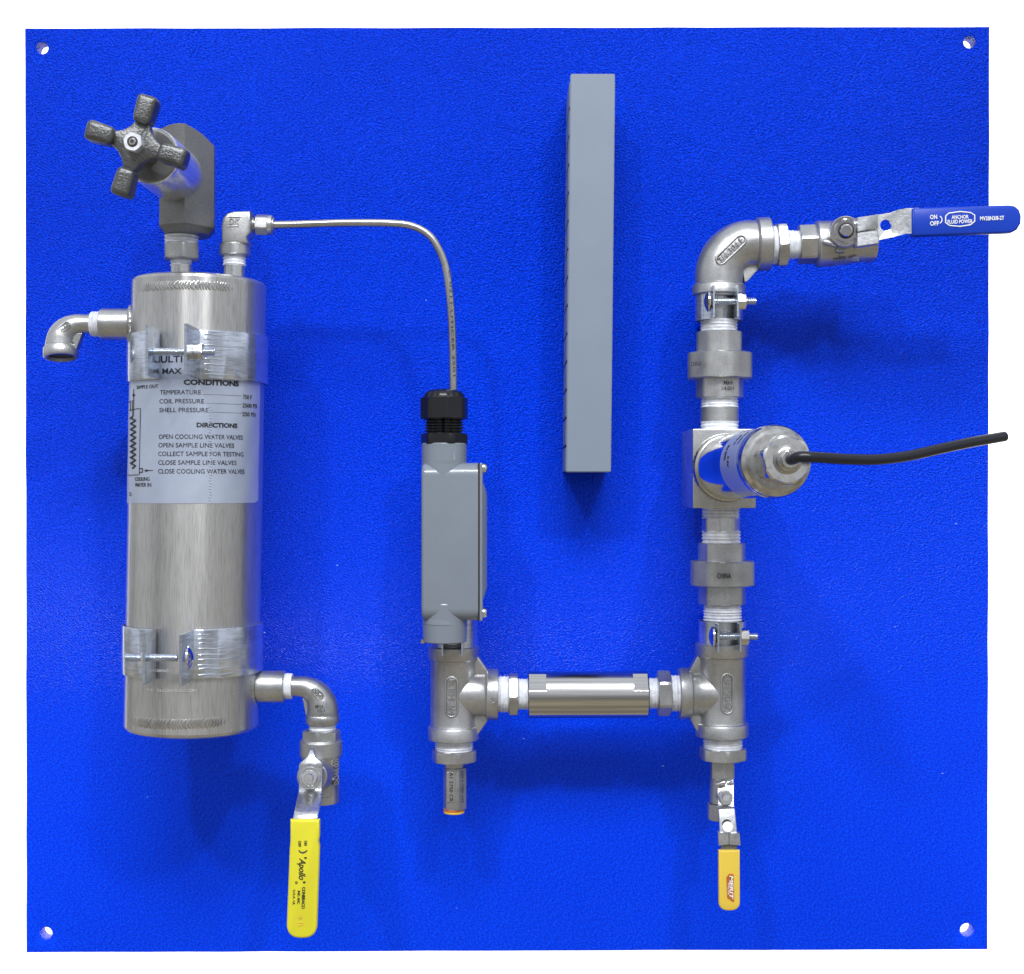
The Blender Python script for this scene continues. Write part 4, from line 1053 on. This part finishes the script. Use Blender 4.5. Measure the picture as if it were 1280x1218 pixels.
# cable
cbl = thing('sensor_cable', 'black cable running from the pressure transmitter off the right edge of the panel', 'cable', P(985, 572, 415))
kpts = [t1 + ax * 50, t1 + ax * 62 + Vector((1, 0, 0)), P(998, 571.5, 432), P(1012, 571.5, 434), P(1032, 572.6, 428), P(1060, 574.3, 418), P(1097, 574.6, 404), P(1135, 570.2, 388), P(1172, 562, 370), P(1212, 553.5, 350), P(1255.5, 545.8, 325)]
cp = catmull(kpts, 7); mb = MB(); mb.tube([(p, 5.3) for p in cp], 24); obj('jacket', mb, 'cable', cbl, 60)
d = (cp[-1] - cp[-2]).normalized(); mb = MB(); mb.cyl(cp[-1] - d, cp[-1] + d * .8, 3.6, ch=.3); obj('core', mb, 'cast', cbl)

# ------------------------------------------------------------------ street elbow, left of cooler
def street(label, pts, collar, tape, gus, stamp, group='street elbows on the cooler nozzles'):
    t = thing('street_elbow', label, 'pipe fitting', pts[0][0], group)
    cp_ = catmull([p for p, r in pts], 6); rr_ = []
    for i in range(len(pts) - 1):
        for k in range(6): rr_.append(pts[i][1] + (pts[i + 1][1] - pts[i][1]) * k / 6)
    rr_.append(pts[-1][1])
    mb = MB(); mb.tube(list(zip(cp_, rr_)), 48)
    a, b, r = collar
    mb.rev(a, b, [(-.1, r - 3), (0, r - 1), (.12, r), (.88, r), (1, r - 1), (1, r - 4), (.7, r - 4.6)], 56, caps=False)
    bd_ = obj('body', mb, 'cast', t, 40)
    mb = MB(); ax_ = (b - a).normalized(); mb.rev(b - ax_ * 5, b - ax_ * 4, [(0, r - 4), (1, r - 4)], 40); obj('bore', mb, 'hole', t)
    mb = MB(); mb.slab([(p.x, p.y) for p in gus], [], pts[0][0].z - 6, pts[0][0].z + 6, bev=.8); obj('gusset', mb, 'cast', t)
    mb = MB(); c, uu, vv_, lg, hh, tx, mt = stamp
    pill(mb, c, uu, vv_, lg, hh, .2, .8); flat_text(mb, tx, c - Vector((0, 0, .4)), uu, vv_, lg * .8, hh * .62, 1.8, bold=.02); obj('raised_lettering', mb, 'castdark', bd_, 50)
    a, b, r = tape
    mb = MB(); mb.ridged(a, b, r, 3.0, .9, 40, 0, .6); obj('thread_tape', mb, 'tape', t, 60)
    return t
H = HC
street('steel street elbow pointing down on the left nozzle of the cooler',
       [(P(122, 405.2, H), 10.8), (P(106, 405.3, H), 11.0), (P(95, 406.5, H), 12.2), (P(85, 411.5, H), 14.2), (P(78.5, 420, H), 16.2), (P(76.3, 430, H), 17.2), (P(76, 437, H), 17.4)],
       (P(76, 434.5, H), P(76.2, 447.5, H + 2.4), 19.4), (P(128, 405.5, H), P(114.5, 405.3, H), 14.6), [P(92, 418, H), P(105, 417, H), P(97, 438, H), P(92, 436, H)],
       (P(79.5, 410.5, H + 14), Vector((.72, .69, 0)), Vector((-.69, .72, 0)), 18, 6.5, '304-3/8', 0))
street('steel street elbow turning down from the lower right nozzle of the cooler',
       [(P(358, 858.2, H), 11.4), (P(372, 858.2, H), 11.6), (P(384, 860, H), 12.6), (P(395, 867, H), 15.2), (P(401.5, 878, H), 17.2), (P(403.2, 889, H), 18.2), (P(403.2, 897, H), 18.2)],
       (P(403.2, 893, H), P(403.2, 904.5, H), 19.2), (P(353, 858, H), P(365.5, 858, H), 15.2), [P(379, 872, H), P(388, 872, H), P(387, 893, H), P(383, 893, H)],
       (P(397, 867, H + 15.5), Vector((.7, -.71, 0)), Vector((.71, .7, 0)), 15, 8, '304', 0))
se2 = [o for o in bpy.data.objects if o.name.startswith('street_elbow')][-1]
mb = MB(); flat_text(mb, 'SP114', P(399, 883.5, H + 17.5), (1, 0, 0), (0, 1, 0), 9, 3.4, .6); flat_text(mb, 'LC-1', P(401.5, 888, H + 17.7), (1, 0, 0), (0, 1, 0), 8, 3.6, .6); obj('stamp', mb, 'hole', se2)

# ------------------------------------------------------------------ yellow lever ball valve
yv_ = thing('yellow_lever_ball_valve', 'steel ball valve with a long bright yellow lever, hanging from the lower right cooler elbow', 'valve', P(402, 917, HC))
tape_v(yv_, 403, 921, 903, 34.5, HC, 0, 1.2)
mb = prv(402, 932, 917, 50, HC, 6, R(-8), 1.8); obj('end_hex', mb, 'castdark', yv_)
mb = MB(); r_ = 26.5 * sc(HC)
mb.rev(PV(401, 1000, HC, 20), PV(401.2, 928, HC, 20), [(0, 18), (.04, 20), (.35, 20), (.45, 20.5), (.62, 21), (.70, r_ - 1), (.73, r_), (.96, r_), (1, r_ - 2)], 64); obj('body', mb, 'castdark', yv_)
mb = prv(403, 1008, 978, 43, HC, 8, R(10), 2.0); obj('outlet_hex', mb, 'castdark', yv_)
mb = MB(); flat_text(mb, '600 WOG', P(418.5, 964, HC + 13), (0, -1, 0), (.7, 0, -.7), 30, 7, 3.0, bold=.03); 
a = P(408, 976, HC + 21); mb.box((a.x, a.y, HC + 10), (a.x + 9, a.y + 3, HC + 23), .8); obj('cast_lettering', mb, 'castdark', yv_, 50)
mb = MB(); mb.cyl(P(399, 967, HC + 8), P(390, 971, 212), 19, 17, 1.5); obj('stem_housing', mb, 'castdark', yv_)
mb = MB(); mb.cyl(P(390, 971, 210), P(386.5, 973, 232), 9); mb.cyl(P(387.5, 972.5, 224), P(387, 972.8, 228), 12, ch=.6); obj('stem', mb, 'pol', yv_)
hp2 = 224
mb = MB(); st = [(388, 935, 391, 935, hp2 - 8), (386, 941, 393, 941, hp2 - 4), (383.5, 947, 394, 947, hp2), (375, 954, 402.5, 953, hp2), (373.4, 957, 403.4, 957, hp2), (373.4, 985, 402.6, 985, hp2), (373, 990.5, 402.2, 990.5, hp2 + 2), (371.8, 995, 401.8, 995, hp2 + 9), (370, 1004, 401, 1004, hp2 + 22), (368, 1014, 398.8, 1014, hp2 + 36), (366.8, 1019, 397.5, 1019, hp2 + 41), (366, 1024, 397, 1024, hp2 + 43), (366, 1040, 396, 1040, hp2 + 44)]
mb.strip(st, 3.6); obj('lever', mb, 'lever', yv_, 50)
mb = MB(); mb.cyl(P(386.5, 972.5, hp2), P(386.3, 972.6, hp2 + 3), 11.5, ch=.6); mb.prism(P(386.4, 972.6, hp2 + 2), P(386, 973, hp2 + 10), 9.4, 6, .2, 1.2); obj('nut', mb, 'pol', yv_)
mb = MB(); mb.ridged(P(386.2, 972.8, hp2 + 8), P(385.8, 973.2, hp2 + 15), 5.0, 1.8, .5, 24); obj('stem_end', mb, 'pol', yv_)
mb = MB(); o_ = rounded_end(362.6, 399.2, 1025.5, 1173.5, 358.0, 396.0, notch=1052, r=17)
hq = hp2 + 40
grip(mb, o_, hq, 10, 2.6); gr = obj('grip', mb, 'yellow', yv_, 40)
hz = hq + 10.1
uv = Vector((-.03, -1, 0)); vr = Vector((1, -.03, 0))
def yt(body, x, y, wd, ht, **kw): flat_text(mb, body, P(x, y, hz), uv, vr, wd * sc(hz), ht * sc(hz), .4, **kw)
mb = MB()
yt('ON', 382, 1054, 6, 3.6, bold=.02); yt('OFF', 374.5, 1055, 7.5, 3.6, bold=.02)
mb.tube([(P(373.5, 1063, hz), .6), (P(375.5, 1065.3, hz), .8), (P(378.5, 1066, hz), .9), (P(381.5, 1065.2, hz), .8), (P(384, 1063, hz), .6)], 6)
yt('Apollo', 376.5, 1086.5, 27, 11, bold=.012, shear=.35)
yt("'", 381.8, 1072.5, 2.2, 3, bold=.03); yt("'", 380.2, 1103, 2.2, 3, bold=.03); yt('o', 370.5, 1103.5, 3.4, 3.2, bold=.01)
yt('CONBRACO', 379.3, 1122.5, 27, 4.0, bold=.02); yt('IND. INC.', 373.3, 1122, 17, 3.2, bold=.015); yt('U.S.A. UL', 367.5, 1122, 19, 2.8, bold=.01)
obj('grip_print', mb, 'ink', gr)
mb = MB(); yt('*', 375.5, 1147, 6, 6, bold=.01); yt('R', 376, 1156, 6, 7); obj('moulded_mark', mb, 'amber', gr)
